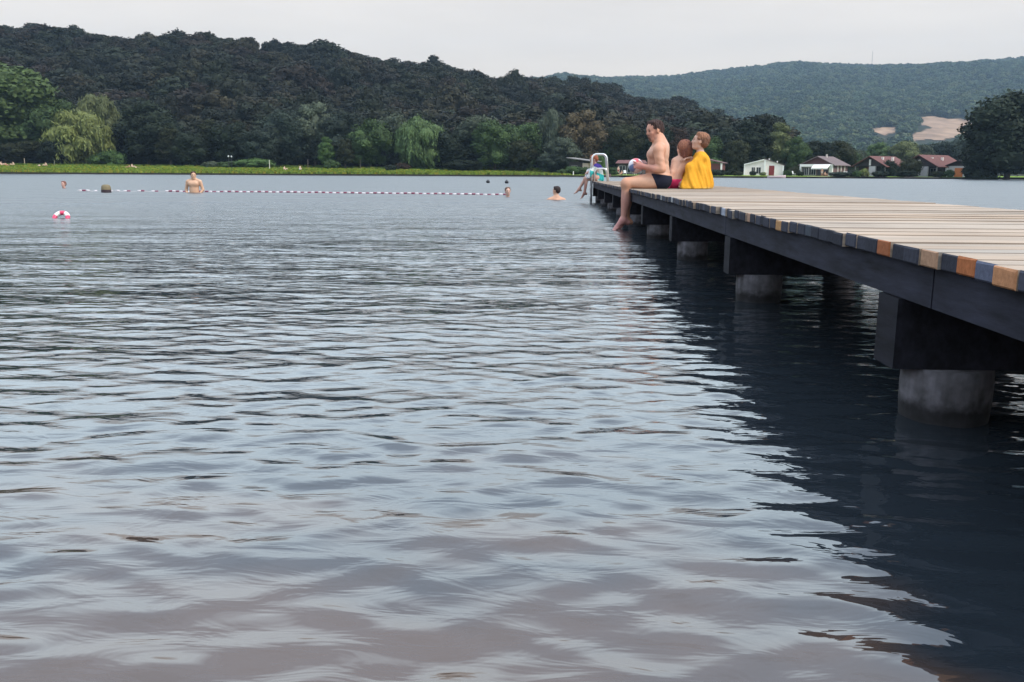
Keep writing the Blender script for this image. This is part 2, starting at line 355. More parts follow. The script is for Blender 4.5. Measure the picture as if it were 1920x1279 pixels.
def nets(ax, F):
    """surface nets"""
    S = F < 0
    nx, ny, nz = F.shape
    cnt = np.zeros((nx - 1, ny - 1, nz - 1), np.float32); acc = np.zeros((nx - 1, ny - 1, nz - 1, 3), np.float32)
    c = [(i, j, k) for i in (0, 1) for j in (0, 1) for k in (0, 1)]
    def sub(A, o): return A[o[0]:nx - 1 + o[0], o[1]:ny - 1 + o[1], o[2]:nz - 1 + o[2]]
    for o in c:
        for d in range(3):
            if o[d] == 1: continue
            o2 = list(o); o2[d] = 1
            fa, fb = sub(F, o), sub(F, o2); m = (fa < 0) != (fb < 0)
            tt = np.where(m, fa / np.where(m, fa - fb, 1), 0)
            for q in range(3): acc[..., q] += np.where(m, o[q] + (tt if q == d else 0), 0)
            cnt += m
    act = cnt > 0; idx = -np.ones(act.shape, np.int64); idx[act] = np.arange(act.sum())
    I = np.argwhere(act); h = ax[0][1] - ax[0][0]
    V = (I + acc[act] / cnt[act][:, None]) * h + np.array([ax[0][0], ax[1][0], ax[2][0]])
    Q = []
    for d in range(3):
        a, b = [(1, 2), (2, 0), (0, 1)][d]
        sl0 = [slice(1, n - 1) for n in (nx, ny, nz)]; sl1 = list(sl0); sl0[d] = slice(0, (nx, ny, nz)[d] - 1); sl1[d] = slice(1, (nx, ny, nz)[d])
        s0 = S[tuple(sl0)]; s1 = S[tuple(sl1)]; E = np.argwhere(s0 != s1)
        if not len(E): continue
        inside = s0[tuple(E.T)]
        base = E.copy(); 
        for q in range(3):
            if q != d: base[:, q] += 1
        def ci(da, db):
            b2 = base.copy(); b2[:, a] -= da; b2[:, b] -= db; return idx[tuple(b2.T)]
        q4 = np.stack([ci(1, 1), ci(0, 1), ci(0, 0), ci(1, 0)], 1)
        q4[~inside] = q4[~inside][:, ::-1]; Q.append(q4)
    return V, np.vstack(Q)
def sdf_mesh(name, prims, h, material, rules=(), base=(1, 1, 1), pre=None, smooth_it=2):
    lo = np.full(3, 1e9); hi = -lo
    for p in prims:
        if p[0] == 'c': r = max(p[3], p[4]); lo = np.minimum(lo, np.minimum(p[1], p[2]) - r); hi = np.maximum(hi, np.maximum(p[1], p[2]) + r)
        else: r = max(p[2]); lo = np.minimum(lo, p[1] - r); hi = np.maximum(hi, p[1] + r)
    lo -= 4 * h; hi += 4 * h
    ax, Fd = field(prims, lo, hi, h)
    if pre is not None: Fd = pre(ax, Fd)
    V, Q = nets(ax, Fd)
    C = np.tile(np.array(base, float), (len(V), 1))
    for (c, r, col, strength) in rules:
        r = np.array([r] * 3 if np.isscalar(r) else r, float)
        d = np.linalg.norm((V - np.array(c)) / r, axis=1); f = np.clip((1.15 - d) / .3, 0, 1)[:, None] * strength
        C = C * (1 - f) + np.array(col) * f
    return npmesh(name, V, [Q], material, True, C)
def obj(name, me, parent=None, loc=None):
    o = bpy.data.objects.new(name, me); link(o, parent)
    if loc is not None: o.location = loc
    return o
# head frame: faces +X, up +Z, origin at the middle of the skull; adult size
HEAD = [ell((-.005, 0, .03), (.098, .076, .088), .02), ell((.035, 0, -.035), (.058, .055, .07), .03), ell((.055, 0, -.088), (.030, .030, .022), .025),
        cap((.0, -.035, -.07), (.05, -.018, -.088), .02, .016, .02), cap((.0, .035, -.07), (.05, .018, -.088), .02, .016, .02),
        cap((.086, 0, .018), (.102, 0, -.020), .009, .012, .014), ell((.097, .010, -.024), .008, .006), ell((.097, -.010, -.024), .008, .006),
        cap((.082, -.03, .028), (.086, .03, .028), .010, .010, .012), ell((.088, 0, -.052), (.010, .022, .006), .006), ell((.086, 0, -.062), (.010, .018, .006), .006),
        ell((.0, .078, .0), (.022, .009, .032), .008), ell((.0, -.078, .0), (.022, .009, .032), .008),
        ell((.062, .036, -.018), (.022, .020, .018), .015), ell((.062, -.036, -.018), (.022, .020, .018), .015)]
def head_rules(Rm, t, s, hair, lip=(.45, .18, .15), brow=None):
    w = lambda p: Rm @ np.array(p) * s + t
    b = brow or tuple(np.array(hair) * .9)
    return [(w((.088, .031, .010)), .013 * s, (.03, .025, .025), .8), (w((.088, -.031, .010)), .013 * s, (.03, .025, .025), .8),
            (w((.090, .031, .034)), (.016 * s, .018 * s, .008 * s), b, .7), (w((.090, -.031, .034)), (.016 * s, .018 * s, .008 * s), b, .7),
            (w((.098, 0, -.057)), (.016 * s, .020 * s, .008 * s), lip, .7)]
HAIR_SHORT = [ell((-.022, 0, .046), (.098, .083, .085), .02), ell((-.055, 0, .0), (.062, .074, .07), .02), cap((.035, -.045, .095), (.035, .045, .095), .026, .026, .02), ell((-.01, .066, .045), (.055, .018, .045), .01), ell((-.01, -.066, .045), (.055, .018, .045), .01)]
HAIR_BOB = [ell((-.02, 0, .03), (.104, .092, .098), .02), cap((-.055, -.04, .0), (-.05, -.045, -.105), .056, .04, .03), cap((-.055, .04, .0), (-.05, .045, -.105), .056, .04, .03), ell((-.07, 0, -.04), (.05, .07, .08), .03), cap((.0, -.07, .01), (.0, -.066, -.09), .026, .018, .02), cap((.0, .07, .01), (.0, .066, -.09), .026, .018, .02)]
def hand(wrist, d, n, curl=.5, s=1.0, thumb=1, spread=.16):
    """palm and five fingers: d points along the hand, n out of the palm, thumb = side"""
    d = np.array(d, float); d /= np.linalg.norm(d); n = np.array(n, float); n -= d * (n @ d); n /= np.linalg.norm(n); sd_ = np.cross(d, n) * thumb
    wv = np.array(wrist, float); P = []
    pc = wv + d * .048 * s
    Rm = np.stack([d, sd_, n], 1)
    P.append(ell(pc, (.052 * s, .040 * s, .017 * s), .012, Rm)); P.append(cap(wv, pc, .024 * s, .022 * s, .02))
    for i, (off, ln) in enumerate(((.030, .070), (.010, .078), (-.011, .073), (-.030, .057))):
        b = pc + d * .040 * s + sd_ * off * s; ang = curl * (.45 + .08 * i); p = b; dd = d + sd_ * (off * spread / .03); rr = .0092 * s
        for j, fr in enumerate((.45, .32, .25)):
            th = ang * (j + 1); v = dd * math.cos(th) + n * math.sin(th); q = p + v / np.linalg.norm(v) * ln * fr * s
            P.append(cap(p, q, rr, rr * .92, .004)); p = q; rr *= .93
    b = wv + d * .025 * s + sd_ * .026 * s; v = d * .7 + sd_ * .75 + n * .35 * curl; v /= np.linalg.norm(v); q = b + v * .034 * s
    P.append(cap(b, q, .012 * s, .0105 * s, .012)); v2 = d * .9 + sd_ * .25 + n * .5 * curl; P.append(cap(q, q + v2 / np.linalg.norm(v2) * .03 * s, .0102 * s, .009 * s, .004))
    return P
def foot(ankle, d, s=1.0, side=1):
    """d: direction heel->toe"""
    d = np.array(d, float); d /= np.linalg.norm(d); a = np.array(ankle, float)
    dn = np.array([0, 0, -1.0]); dn -= d * (dn @ d); dn /= np.linalg.norm(dn); sd_ = np.cross(d, dn) * side
    P = [cap(a, a + dn * .045 * s - d * .03 * s, .038 * s, .030 * s, .03), cap(a + d * .02 * s, a + d * .115 * s + dn * .040 * s, .038 * s, .024 * s, .03), ell(a + d * .12 * s + dn * .05 * s, (.045 * s, .040 * s, .018 * s), .02, np.stack([d, sd_, dn], 1))]
    for i in range(5):
        o = (.034 - .017 * i) * s; l = (.050 - .006 * i) * s; b = a + d * .145 * s + dn * .055 * s + sd_ * o
        P.append(cap(b, b + d * l, (.0125 if i == 0 else .0085) * s, (.011 if i == 0 else .0075) * s, .006))
    return P
def clip_shell(prims_all, off, region, bumpf=None):
    def pre(ax, F):
        X, Y, Z = np.meshgrid(*ax, indexing='ij'); G = np.maximum(F - off, region(X, Y, Z))
        return G.astype(np.float32)
    return pre
def strands(ax, F):
    X, Y, Z = np.meshgrid(*ax, indexing='ij'); a = np.arctan2(Y - float(np.mean(ax[1])), X - float(np.mean(ax[0])))
    return (F + .0035 * np.sin(a * 19 + Z * 22) + .0025 * np.sin(a * 37 - Z * 31) + .004 * np.sin(X * 120 + 3 * np.sin(Z * 40)) * np.sin(Y * 110)).astype(np.float32)
SKIN = (.56, .285, .185)
# ---- the man holding the ball
S = 1.055
MY = 11.35
morg = on(1241, 353.2, DECK); morg = Vector((1.0 * (at(1241, 353, MY).x), MY, DECK))
man = empty('person', morg, 0, 'shirtless short-haired man in dark swim trunks sitting on the pier edge holding a ball', 'person')
Hs = S * 1.0; hR = rotz(R(180 + 26)) @ roty(R(10)); hT = np.array([-.112, -.004, .672]) * S
P = [ell((-.015, 0, .105), (.125, .165, .115), .05), ell((-.045, 0, .23), (.125, .150, .15), .06), ell((-.125, 0, .19), (.075, .11, .09), .06),
     ell((-.065, 0, .385), (.115, .165, .15), .06), ell((-.01, -.06, .43), (.07, .09, .12), .05), ell((-.01, .06, .43), (.07, .09, .12), .05),
     ell((-.135, -.07, .40), (.05, .075, .055), .04), ell((-.135, .07, .40), (.05, .075, .055), .04),
     cap((-.055, -.15, .485), (-.06, -.03, .57), .045, .05, .05), cap((-.055, .15, .485), (-.06, .03, .57), .045, .05, .05),
     cap((-.02, 0, .49), (-.07, 0, .61), .085, .066, .05), 
     ell((-.075, -.185, .455), .068, .05), ell((-.075, .185, .455), .068, .05),
     cap((-.08, -.20, .44), (-.035, -.225, .235), .053, .043, .03), ell((-.075, -.212, .36), (.045, .045, .07), .03),
     cap((-.035, -.225, .225), (-.245, -.150, .262), .044, .027, .03), ell((-.09, -.205, .232), (.06, .042, .042), .03),
     cap((-.08, .20, .44), (-.05, .225, .235), .053, .043, .03), cap((-.05, .225, .225), (-.245, .150, .262), .044, .027, .03),
     cap((-.02, -.095, .092), (-.43, -.115, .070), .092, .062, .05), ell((-.20, -.10, .082), (.16, .085, .082), .04), ell((-.435, -.115, .055), (.062, .058, .062), .03),
     cap((-.435, -.115, .045), (-.452, -.115, -.355), .054, .036, .03), ell((-.425, -.115, -.12), (.052, .052, .12), .03),
     cap((-.02, .095, .092), (-.40, .10, .070), .092, .062, .05), ell((-.405, .10, .055), (.062, .058, .062), .03),
     cap((-.405, .10, .045), (-.40, .10, -.36), .054, .036, .03), ell((-.39, .10, -.12), (.052, .052, .12), .03)]
P += hand((-.245, -.150, .262), (-.86, .30, .12), (.30, .95, 0), 1.0, 1.0, -1) + hand((-.245, .150, .262), (-.86, -.30, .12), (.30, -.95, 0), 1.0, 1.0, 1)
P += foot((-.452, -.115, -.37), (-.86, -.12, -.42), 1.05, 1) + foot((-.40, .10, -.375), (-.86, .1, -.42), 1.05, -1)
P = xf(P, np.eye(3), np.zeros(3), S) + xf(HEAD, hR, hT, Hs)
red = (.50, .235, .18)
rules = [((-.46 * S, -.115 * S, -.30 * S), (.16, .12, .30), (.44, .21, .18), .75), ((-.5 * S, -.1 * S, -.45 * S), (.2, .25, .12), (.50, .23, .21), .9), ((-.17 * S, -.17 * S, .24 * S), (.17, .1, .06), red, .85), ((-.31 * S, -.09 * S, .27 * S), .13, (.55, .23, .19), .8),
         (hT + np.array([-.06, -.01, -.01]), (.10, .11, .13), (.52, .25, .18), .8), ((-.14 * S, -.1, .36 * S), (.08, .12, .1), (.42, .24, .18), .6), ((.04, 0, .35), (.07, .2, .25), (.56, .38, .29), .6)] + head_rules(hR, hT, Hs, (.07, .04, .03))
rules += [(hR @ np.array((.07, 0, -.055)) * Hs + hT, (.045, .045, .035), (.20, .11, .085), .45)]
w_ = lambda p: hR @ np.array(p) * Hs + hT
rules += [(w_((.085, 0, -.085)), .030, (.10, .055, .045), .85), (w_((.093, 0, -.043)), (.02, .03, .010), (.10, .055, .045), .75), (w_((.04, .07, -.05)), (.03, .03, .05), (.30, .14, .10), .5), (w_((.04, -.07, -.05)), (.03, .03, .05), (.30, .14, .10), .5),
          ((-.05 * S, -.24, .38 * S), (.04, .05, .12), (.60, .37, .27), .5), ((-.22 * S, -.18, .08 * S), (.2, .04, .06), (.60, .38, .27), .5), ((-.02, -.16, .2), (.06, .06, .08), (.60, .40, .30), .4)]
def spine(ax, F):
    X, Y, Z = np.meshgrid(*ax, indexing='ij')
    g = np.exp(-(Y / .022) ** 2) * np.clip((X + .03) * 20, 0, 1) * np.clip((Z - .15) * 9, 0, 1) * np.clip((.55 - Z) * 9, 0, 1)
    waist = np.exp(-((Z - .185 * S) / .012) ** 2) * .004 * (np.abs(Y) < .3) * (X < .1)
    rib = .0025 * np.sin(Z * 85 + X * 30) * np.clip(1 - np.abs(Z - .33) / .1, 0, 1)
    return (F + .010 * g + waist + rib).astype(np.float32)
obj('body', sdf_mesh('man_body', P, .0075, m_skin, rules, SKIN, spine), man)
TR = [p for p in P[:3]] + [P[19], P[24]]
def region(X, Y, Z):
    z1 = Z - .165 * S + .12 * (X + .02); z0 = -Z + .0
    leg = -(X + .095) - .45 * (Z - .05)      # trunks end on the upper thigh
    return np.maximum(np.maximum(z1, leg), -(Z + .012))
def trunks_pre(ax, F):
    X, Y, Z = np.meshgrid(*ax, indexing='ij'); return np.maximum(F - .008, region(X, Y, Z)).astype(np.float32)
obj('swim_trunks', sdf_mesh('trunks', P, .0075, m_cloth, (), (.018, .020, .034), trunks_pre), man)
obj('hair', sdf_mesh('hair_short', xf(HAIR_SHORT, hR, hT, Hs), .006, m_hair, [((hT[0] + .03, hT[1] - .07, hT[2] - .01), (.06, .04, .04), (.16, .10, .08), .6)], (.045, .024, .022), strands), man)
bl = (Vector((-.318 * S, 0.005, .268 * S)) + morg)
mb = MB(); nlon, nlat, r = 36, 24, .093
V = []; C = []
for i in range(nlat + 1):
    ph = math.pi * i / nlat
    for k in range(nlon):
        th = 2 * math.pi * k / nlon; V.append((r * math.sin(ph) * math.cos(th), r * math.sin(ph) * math.sin(th), r * math.cos(ph)))
        seg = int((th / (2 * math.pi)) * 6) % 6
        c = [(.74, .66, .68), (.58, .07, .10), (.74, .68, .70), (.12, .16, .30), (.72, .62, .64), (.58, .14, .18)][seg]
        if i < 3: c = (.58, .08, .10)
        C.append(c)
Q = [[i * nlon + k, (i + 1) * nlon + k, (i + 1) * nlon + (k + 1) % nlon, i * nlon + (k + 1) % nlon] for i in range(nlat) for k in range(nlon)]
bo = obj('beach_ball', npmesh('ball', V, [Q], m_plastic, True, np.array(C)), None, bl); bo.rotation_euler = (R(62), R(-12), R(20))
tag(bo, 'small red white and blue ball held between the seated man\'s hands', 'ball')

# ---- girl sitting with her back to us
GY = 11.62
gorg = Vector((at(1259.5, 352, GY).x, GY, DECK))
girl = empty('person', gorg, 0, 'brown-haired girl in pink swimwear sitting between the man and the yellow towel', 'person')
hR = rotz(R(138)) @ roty(R(4)); hs = .90; hT = np.array([.135, .02, .505])
P = [ell((.02, .0, .085), (.115, .10, .085), .04), ell((.05, .0, .19), (.085, .075, .11), .05), ell((.10, .01, .30), (.105, .07, .10), .05),
     cap((.03, 0, .355), (.12, .01, .405), .033, .036, .04), cap((.22, 0, .375), (.15, .01, .405), .033, .036, .04), cap((.135, .01, .38), (.145, .015, .46), .040, .038, .03),
     cap((.022, -.0, .345), (-.012, -.055, .205), .036, .029, .025), cap((-.012, -.055, .205), (-.062, -.12, .060), .028, .021, .02),
     cap((.23, 0, .365), (.26, .03, .21), .036, .029, .025), cap((.26, .03, .21), (.22, .18, .12), .028, .021, .02),
     cap((-.03, .03, .07), (-.07, .36, .09), .066, .045, .04), cap((.07, .03, .07), (.06, .38, .09), .066, .045, .04),
     cap((-.07, .36, .09), (-.08, .66, .03), .042, .028, .03), cap((.06, .38, .09), (.05, .68, .03), .042, .028, .03)]
P += hand((-.062, -.12, .060), (-.35, -.35, -.75), (0, -.3, -1), .25, .8, 1) + hand((.22, .18, .12), (-.3, .8, -.2), (0, 0, -1), .5, .8, 1)
P += foot((-.08, .68, .04), (-.1, .6, .7), .8) + foot((.05, .70, .04), (.1, .6, .7), .8)
nb = len(P); P += xf(HEAD, hR, hT, hs)
obj('body', sdf_mesh('girl_body', P, .0075, m_skin, head_rules(hR, hT, hs, (.1, .05, .04)) + [((.1, -.06, .33), (.12, .05, .1), (.70, .46, .35), .5)], (.66, .39, .29)), girl)
def pink(ax, F):
    X, Y, Z = np.meshgrid(*ax, indexing='ij'); return np.maximum(F - .009 - .003 * np.sin(X * 90) * np.cos(Z * 70), np.maximum(np.maximum(Z - .118, Y - .10), -(Z + .0))).astype(np.float32)
obj('swimsuit_bottom', sdf_mesh('pink_bottom', P[:nb], .0075, m_cloth, (), (.85, .07, .20), pink), girl)
def strap(ax, F):
    X, Y, Z = np.meshgrid(*ax, indexing='ij'); return np.maximum(F - .004, np.abs(Z - .285) - .009).astype(np.float32)
obj('hair', sdf_mesh('hair_bob', xf(HAIR_BOB, hR, hT, hs), .0055, m_hair, [((hT[0] - .02, -.05, .55), (.07, .08, .06), (.30, .13, .08), .7), ((hT[0] + .05, -.05, .47), (.02, .06, .08), (.26, .11, .07), .6), ((hT[0] - .05, -.06, .45), (.015, .06, .06), (.24, .12, .08), .6)], (.17, .068, .050), strands), girl)
# ---- boy wrapped in a yellow towel
borg = Vector((at(1302, 352, GY - .12).x, GY - .12, DECK))
boy = empty('person', borg, 0, 'brown-haired boy wrapped in a yellow towel sitting behind the girl', 'person')
hR = rotz(R(172)) @ roty(R(-12)); hs = .93; hT = np.array([.045, 0, .585])
P = [ell((.06, 0, .09), (.11, .13, .09), .05), ell((.065, 0, .22), (.09, .11, .14), .05), ell((.06, 0, .36), (.085, .12, .09), .05),
     cap((.06, 0, .40), (.05, 0, .50), .045, .042, .03), cap((.06, -.12, .395), (.055, 0, .44), .04, .04, .03), cap((.06, .12, .395), (.055, 0, .44), .04, .04, .03),
     cap((.06, -.13, .385), (-.05, -.15, .23), .038, .030, .03), cap((-.05, -.15, .23), (-.10, -.13, .10), .029, .022, .02),
     cap((.06, .13, .385), (-.0, .21, .31), .038, .030, .03), cap((-.0, .21, .31), (-.07, .09, .385), .029, .022, .02),
     cap((.04, -.08, .08), (-.16, -.17, .07), .064, .046, .04), cap((-.16, -.17, .06), (-.10, .05, .035), .040, .028, .03),
     cap((.04, .08, .08), (-.18, .20, .07), .064, .046, .04), cap((-.18, .20, .06), (-.16, .02, .05), .040, .028, .03)]
P += hand((-.10, -.13, .10), (-.3, .2, -.8), (-.2, .2, -1), .6, .8, 1) + hand((-.07, .09, .385), (-.8, -.5, -.1), (0, 0, -1), .6, .8, -1) + foot((-.10, .05, .04), (-.3, 1, .0), .7) + foot((-.16, .02, .06), (-.3, -1, .0), .7)
P += xf(HEAD, hR, hT, hs)
obj('body', sdf_mesh('boy_body', P, .0075, m_skin, head_rules(hR, hT, hs, (.16, .08, .05)), (.52, .32, .24)), boy)
obj('hair', sdf_mesh('hair_boy', xf(HAIR_SHORT, hR, hT, hs * 1.03), .006, m_hair, [(hT + np.array([.0, -.04, .08]), (.10, .08, .045), (.34, .16, .09), .6)], (.17, .085, .055), strands), boy)
tw = [cap((.075, 0, .34), (.085, 0, .06), .112, .145, .06), cap((.05, -.125, .385), (.055, .125, .385), .050, .050, .05), cap((.06, -.05, .405), (.06, .05, .405), .055, .055, .04), ell((.06, 0, .42), (.062, .075, .055), .03),
      cap((.03, -.135, .37), (-.085, -.165, .27), .050, .048, .05), cap((-.06, -.16, .25), (-.135, -.19, .02), .060, .085, .07), cap((.02, -.12, .22), (.0, -.14, .02), .10, .13, .07),
      cap((.03, .135, .37), (-.05, .17, .25), .050, .050, .05), cap((-.03, .16, .25), (-.06, .18, .02), .07, .085, .07)]
def folds(ax, F):
    X, Y, Z = np.meshgrid(*ax, indexing='ij')
    ang = np.arctan2(Y + .02, X - .02); u = ang + (Z - .4) * .9
    fade = np.clip((.43 - Z) / .25, 0, 1)
    G = F + fade * (.011 * np.sin(u * 5.3 + 2.2 * np.sin(Z * 6 + u)) + .0075 * np.sin(u * 12.7 + 1.5 * np.sin(Z * 11)) * (.5 + .5 * np.sin(u * 2.1)) + .003 * np.sin(u * 27 + Z * 21)) + .004 * np.sin(Z * 38 + X * 34 + 9 * Y) * np.clip((Z - .22) / .15, 0, 1)
    G = np.maximum(G, -(Z - .003))
    neck = np.sqrt((X - .045) ** 2 + Y ** 2) - .050
    return np.maximum(G, np.where(Z > .42, -neck, -1)).astype(np.float32)
to = obj('yellow_towel', sdf_mesh('towel', tw, .0075, m_terry, [((-.1, 0, .0), (.25, .3, .04), (.78, .60, .10), .5), ((.1, 0, .0), (.25, .3, .03), (.72, .55, .22), .4)], (.84, .41, .045), folds), None, borg)
tag(to, 'plain yellow towel draped round the boy sitting on the pier', 'towel')

# ---- child with a striped towel by the ladder
corg = Vector((at(1115.5, 335, 21.35).x, 21.35, DECK))
ch = empty('person', corg, 0, 'red-haired child sitting by the ladder at the pier end, legs over the water', 'person')
hR = rotz(R(185)) @ roty(R(22)); hs = .92; hT = np.array([-.035, 0, .50])
P = [ell((.05, 0, .09), (.11, .13, .09), .05), ell((.05, 0, .22), (.09, .11, .13), .05), ell((.02, 0, .32), (.085, .12, .08), .05), cap((.01, 0, .36), (-.02, 0, .44), .045, .042, .03),
     cap((.01, -.12, .34), (-.08, -.13, .22), .04, .03, .03), cap((-.08, -.13, .22), (-.15, -.04, .22), .03, .022, .02), cap((.01, .12, .34), (-.08, .13, .22), .04, .03, .03), cap((-.08, .13, .22), (-.15, .06, .22), .03, .022, .02),
     cap((.02, -.07, .075), (-.20, -.08, .06), .070, .048, .04), cap((-.20, -.08, .06), (-.24, -.08, -.26), .042, .030, .03), cap((.02, .07, .075), (-.22, .10, .06), .070, .048, .04), cap((-.22, .10, .06), (-.36, .10, -.17), .042, .030, .03)]
P += hand((-.15, -.04, .22), (-.8, .3, -.3), (0, .5, -1), .6, .8, 1) + hand((-.15, .06, .22), (-.8, -.3, -.3), (0, -.5, -1), .6, .8, -1) + foot((-.24, -.08, -.28), (-.75, 0, -.55), .85) + foot((-.36, .10, -.19), (-.85, 0, -.35), .85)
P += xf(HEAD, hR, hT, hs)
obj('body', sdf_mesh('child_body', P, .011, m_skin, head_rules(hR, hT, hs, (.2, .06, .04)) + [((-.26, -.08, -.2), (.12, .08, .2), (.22, .10, .09), .7)], (.50, .28, .22)), ch)  # near shin painted darker, shade put into the skin colour
obj('hair', sdf_mesh('hair_child', xf(HAIR_SHORT, hR, hT, hs * 1.04), .009, m_hair, (), (.28, .085, .045)), ch)
tw = [cap((.065, 0, .30), (.085, 0, .06), .105, .125, .05), cap((.01, -.12, .345), (.01, .12, .345), .048, .048, .05), ell((.02, 0, .375), (.06, .075, .045), .03), cap((-.0, -.13, .33), (-.10, -.15, .22), .045, .045, .05), cap((-.11, -.15, .22), (-.16, -.15, .10), .045, .05, .05), cap((0, .13, .33), (-.14, .14, .22), .045, .05, .05), cap((-.14, .14, .24), (-.20, .13, .08), .05, .05, .05)]
def tcol(me):
    a = me.color_attributes['col']; n = len(me.vertices); c = np.zeros(n * 4, np.float32); a.data.foreach_get('color', c); c = c.reshape(-1, 4)
    v = np.zeros(n * 3, np.float32); me.vertices.foreach_get('co', v); v = v.reshape(-1, 3); q = v[:, 2] + .35 * (v[:, 0] - .05)
    c[:, :3] = (.62, .68, .66); c[(q > .045) & (q < .20), :3] = (.05, .45, .45); c[(q > .315) & (v[:, 0] > -.04), :3] = (.07, .05, .26); c[v[:, 0] < -.13, :3] = (.70, .70, .72)
    a.data.foreach_set('color', c.ravel())
def folds2(ax, F):
    X, Y, Z = np.meshgrid(*ax, indexing='ij'); ang = np.arctan2(Y, X - .04)
    return np.maximum(F + .008 * np.sin(ang * 10 + Z * 8) * np.clip((.4 - Z) / .2, 0, 1), -(Z - .004)).astype(np.float32)
tm = sdf_mesh('striped_towel', tw, .011, m_terry, (), (1, 1, 1), folds2); tcol(tm)
tag(obj('striped_towel', tm, None, corg), 'purple, white and turquoise striped towel round the child by the ladder', 'towel')

# ---- people in the water
def swimmer(px, py, s, body, yaw, hyaw, hair, label, skin=SKIN, hp=0, res=.014, group='people in the water'):
    """py: where the water line crosses the body; s: size"""
    o = on(px, py); r_ = empty('person', (o.x, o.y, 0), 0, label, 'person', group)
    Rb = rotz(yaw)
    if body == 'head': hz = .155; B = [cap((-.02, 0, -.25), (0, 0, .06), .06, .055, .03), ell((-.03, 0, -.22), (.1, .18, .1), .05)]
    elif body == 'shoulders':
        hz = .235
        B = [cap((-.02, 0, 0), (.0, 0, .15), .062, .055, .04), ell((-.03, 0, -.08), (.12, .17, .14), .05), cap((-.02, -.17, .0), (-.02, -.03, .07), .055, .05, .05), cap((-.02, .17, .0), (-.02, .03, .07), .055, .05, .05), cap((-.02, -.20, -.01), (.12, -.30, -.06), .05, .04, .04), cap((-.02, .20, -.01), (.12, .30, -.06), .05, .04, .04)]
    else:
        hz = .50
        B = [ell((0, 0, -.05), (.11, .15, .16), .06), ell((0, 0, .10), (.11, .145, .14), .06), ell((0, 0, .24), (.115, .165, .12), .05), cap((-.01, -.15, .34), (-.01, -.03, .40), .05, .05, .05), cap((-.01, .15, .34), (-.01, .03, .40), .05, .05, .05),
             cap((-.01, 0, .32), (0, 0, .43), .062, .055, .04), cap((-.01, -.195, .32), (-.03, -.255, .08), .054, .042, .04), cap((-.03, -.255, .08), (.10, -.17, -.08), .04, .03, .03), cap((-.01, .195, .32), (-.03, .255, .08), .054, .042, .04), cap((-.03, .255, .08), (.10, .17, -.08), .04, .03, .03),
             ell((.07, .07, .26), (.04, .065, .06), .06), ell((.07, -.07, .26), (.04, .065, .06), .06)]
    Hr = rotz(hyaw) @ roty(R(hp)); Ht = np.array([0, 0, hz]) * s
    PP = xf(B, Rb, np.zeros(3), s) + xf(HEAD, Hr, Ht, s)
    obj('body', sdf_mesh('bather_body', PP, res, m_skin, head_rules(Hr, Ht, s, hair), skin), r_)
    obj('hair', sdf_mesh('bather_hair', xf(HAIR_SHORT, Hr, Ht, s), res * .8, m_hair, (), hair), r_)
    return r_
toward = -math.pi / 2
swimmer(364.5, 361, 1.10, 'torso', R(-90), R(-62), (.06, .025, .022), 'bare-chested man standing waist deep at the red and white rope', (.58, .36, .24))
swimmer(952, 369, 1.02, 'head', R(-60), R(-75), (.14, .08, .06), 'swimmer with only head and neck above water at the right end of the float rope', (.60, .38, .30))
swimmer(1043, 374.5, 1.0, 'shoulders', R(100), R(150), (.035, .022, .022), 'dark-haired swimmer seen from behind, shoulders out of the water near the pier', (.55, .32, .22))
swimmer(120, 353, 1.0, 'head', R(-70), R(-100), (.20, .09, .07), 'lone swimmer\'s head beyond the rope, facing the camera', (.60, .36, .30))

# ---- floating things
def floater(px, py): o = on(px, py); return Vector((o.x, o.y, 0))
# rope of floats
A = on(143, 358.5); B = on(947, 366.0)
rope = empty('float_rope', (A.x, A.y, 0), 0, 'long red and white float rope marking off the swimming area', 'rope')
n = 58; d = Vector((B.x - A.x, B.y - A.y, 0)); dl = d.length
def rp(t): return np.array([d.x * t, d.y * t + .5 * math.sin(t * math.pi) + .10 * math.sin(t * 17), .012 + .008 * math.sin(t * 90)])
mb = MB(); mb.col = (.6, .55, .55); mb.tube([rp(i / 160) - np.array([0, 0, .01]) for i in range(161)], .010, 6); mb.build('rope', m_plastic, rope, True)
def float_mesh(col, nm):
    m_ = MB(); m_.col = col; a = np.array([d.x, d.y, 0]) / dl
    m_.tube([-a * .055, -a * .05, a * .05, a * .055], [.024, .036, .036, .024], 10); 
    o = m_.build(nm, m_plastic, rope, True); return o
wf = rf = None
for i in range(n):
    t = (i + .5) / n
    if .115 < t < .20 and i % 2: continue
    p = rp(t)
    if wf is None: wf = o = float_mesh((.62, .58, .60), 'white_float')
    else: o = wf.copy(); COL.objects.link(o)
    o.parent = rope; o.location = p
    if t < .10 and i % 3: continue
    p = rp(min(t + .5 / n, 1))
    if rf is None: rf = o = float_mesh((.20, .04, .08), 'red_float')
    else: o = rf.copy(); COL.objects.link(o)
    o.parent = rope; o.location = p
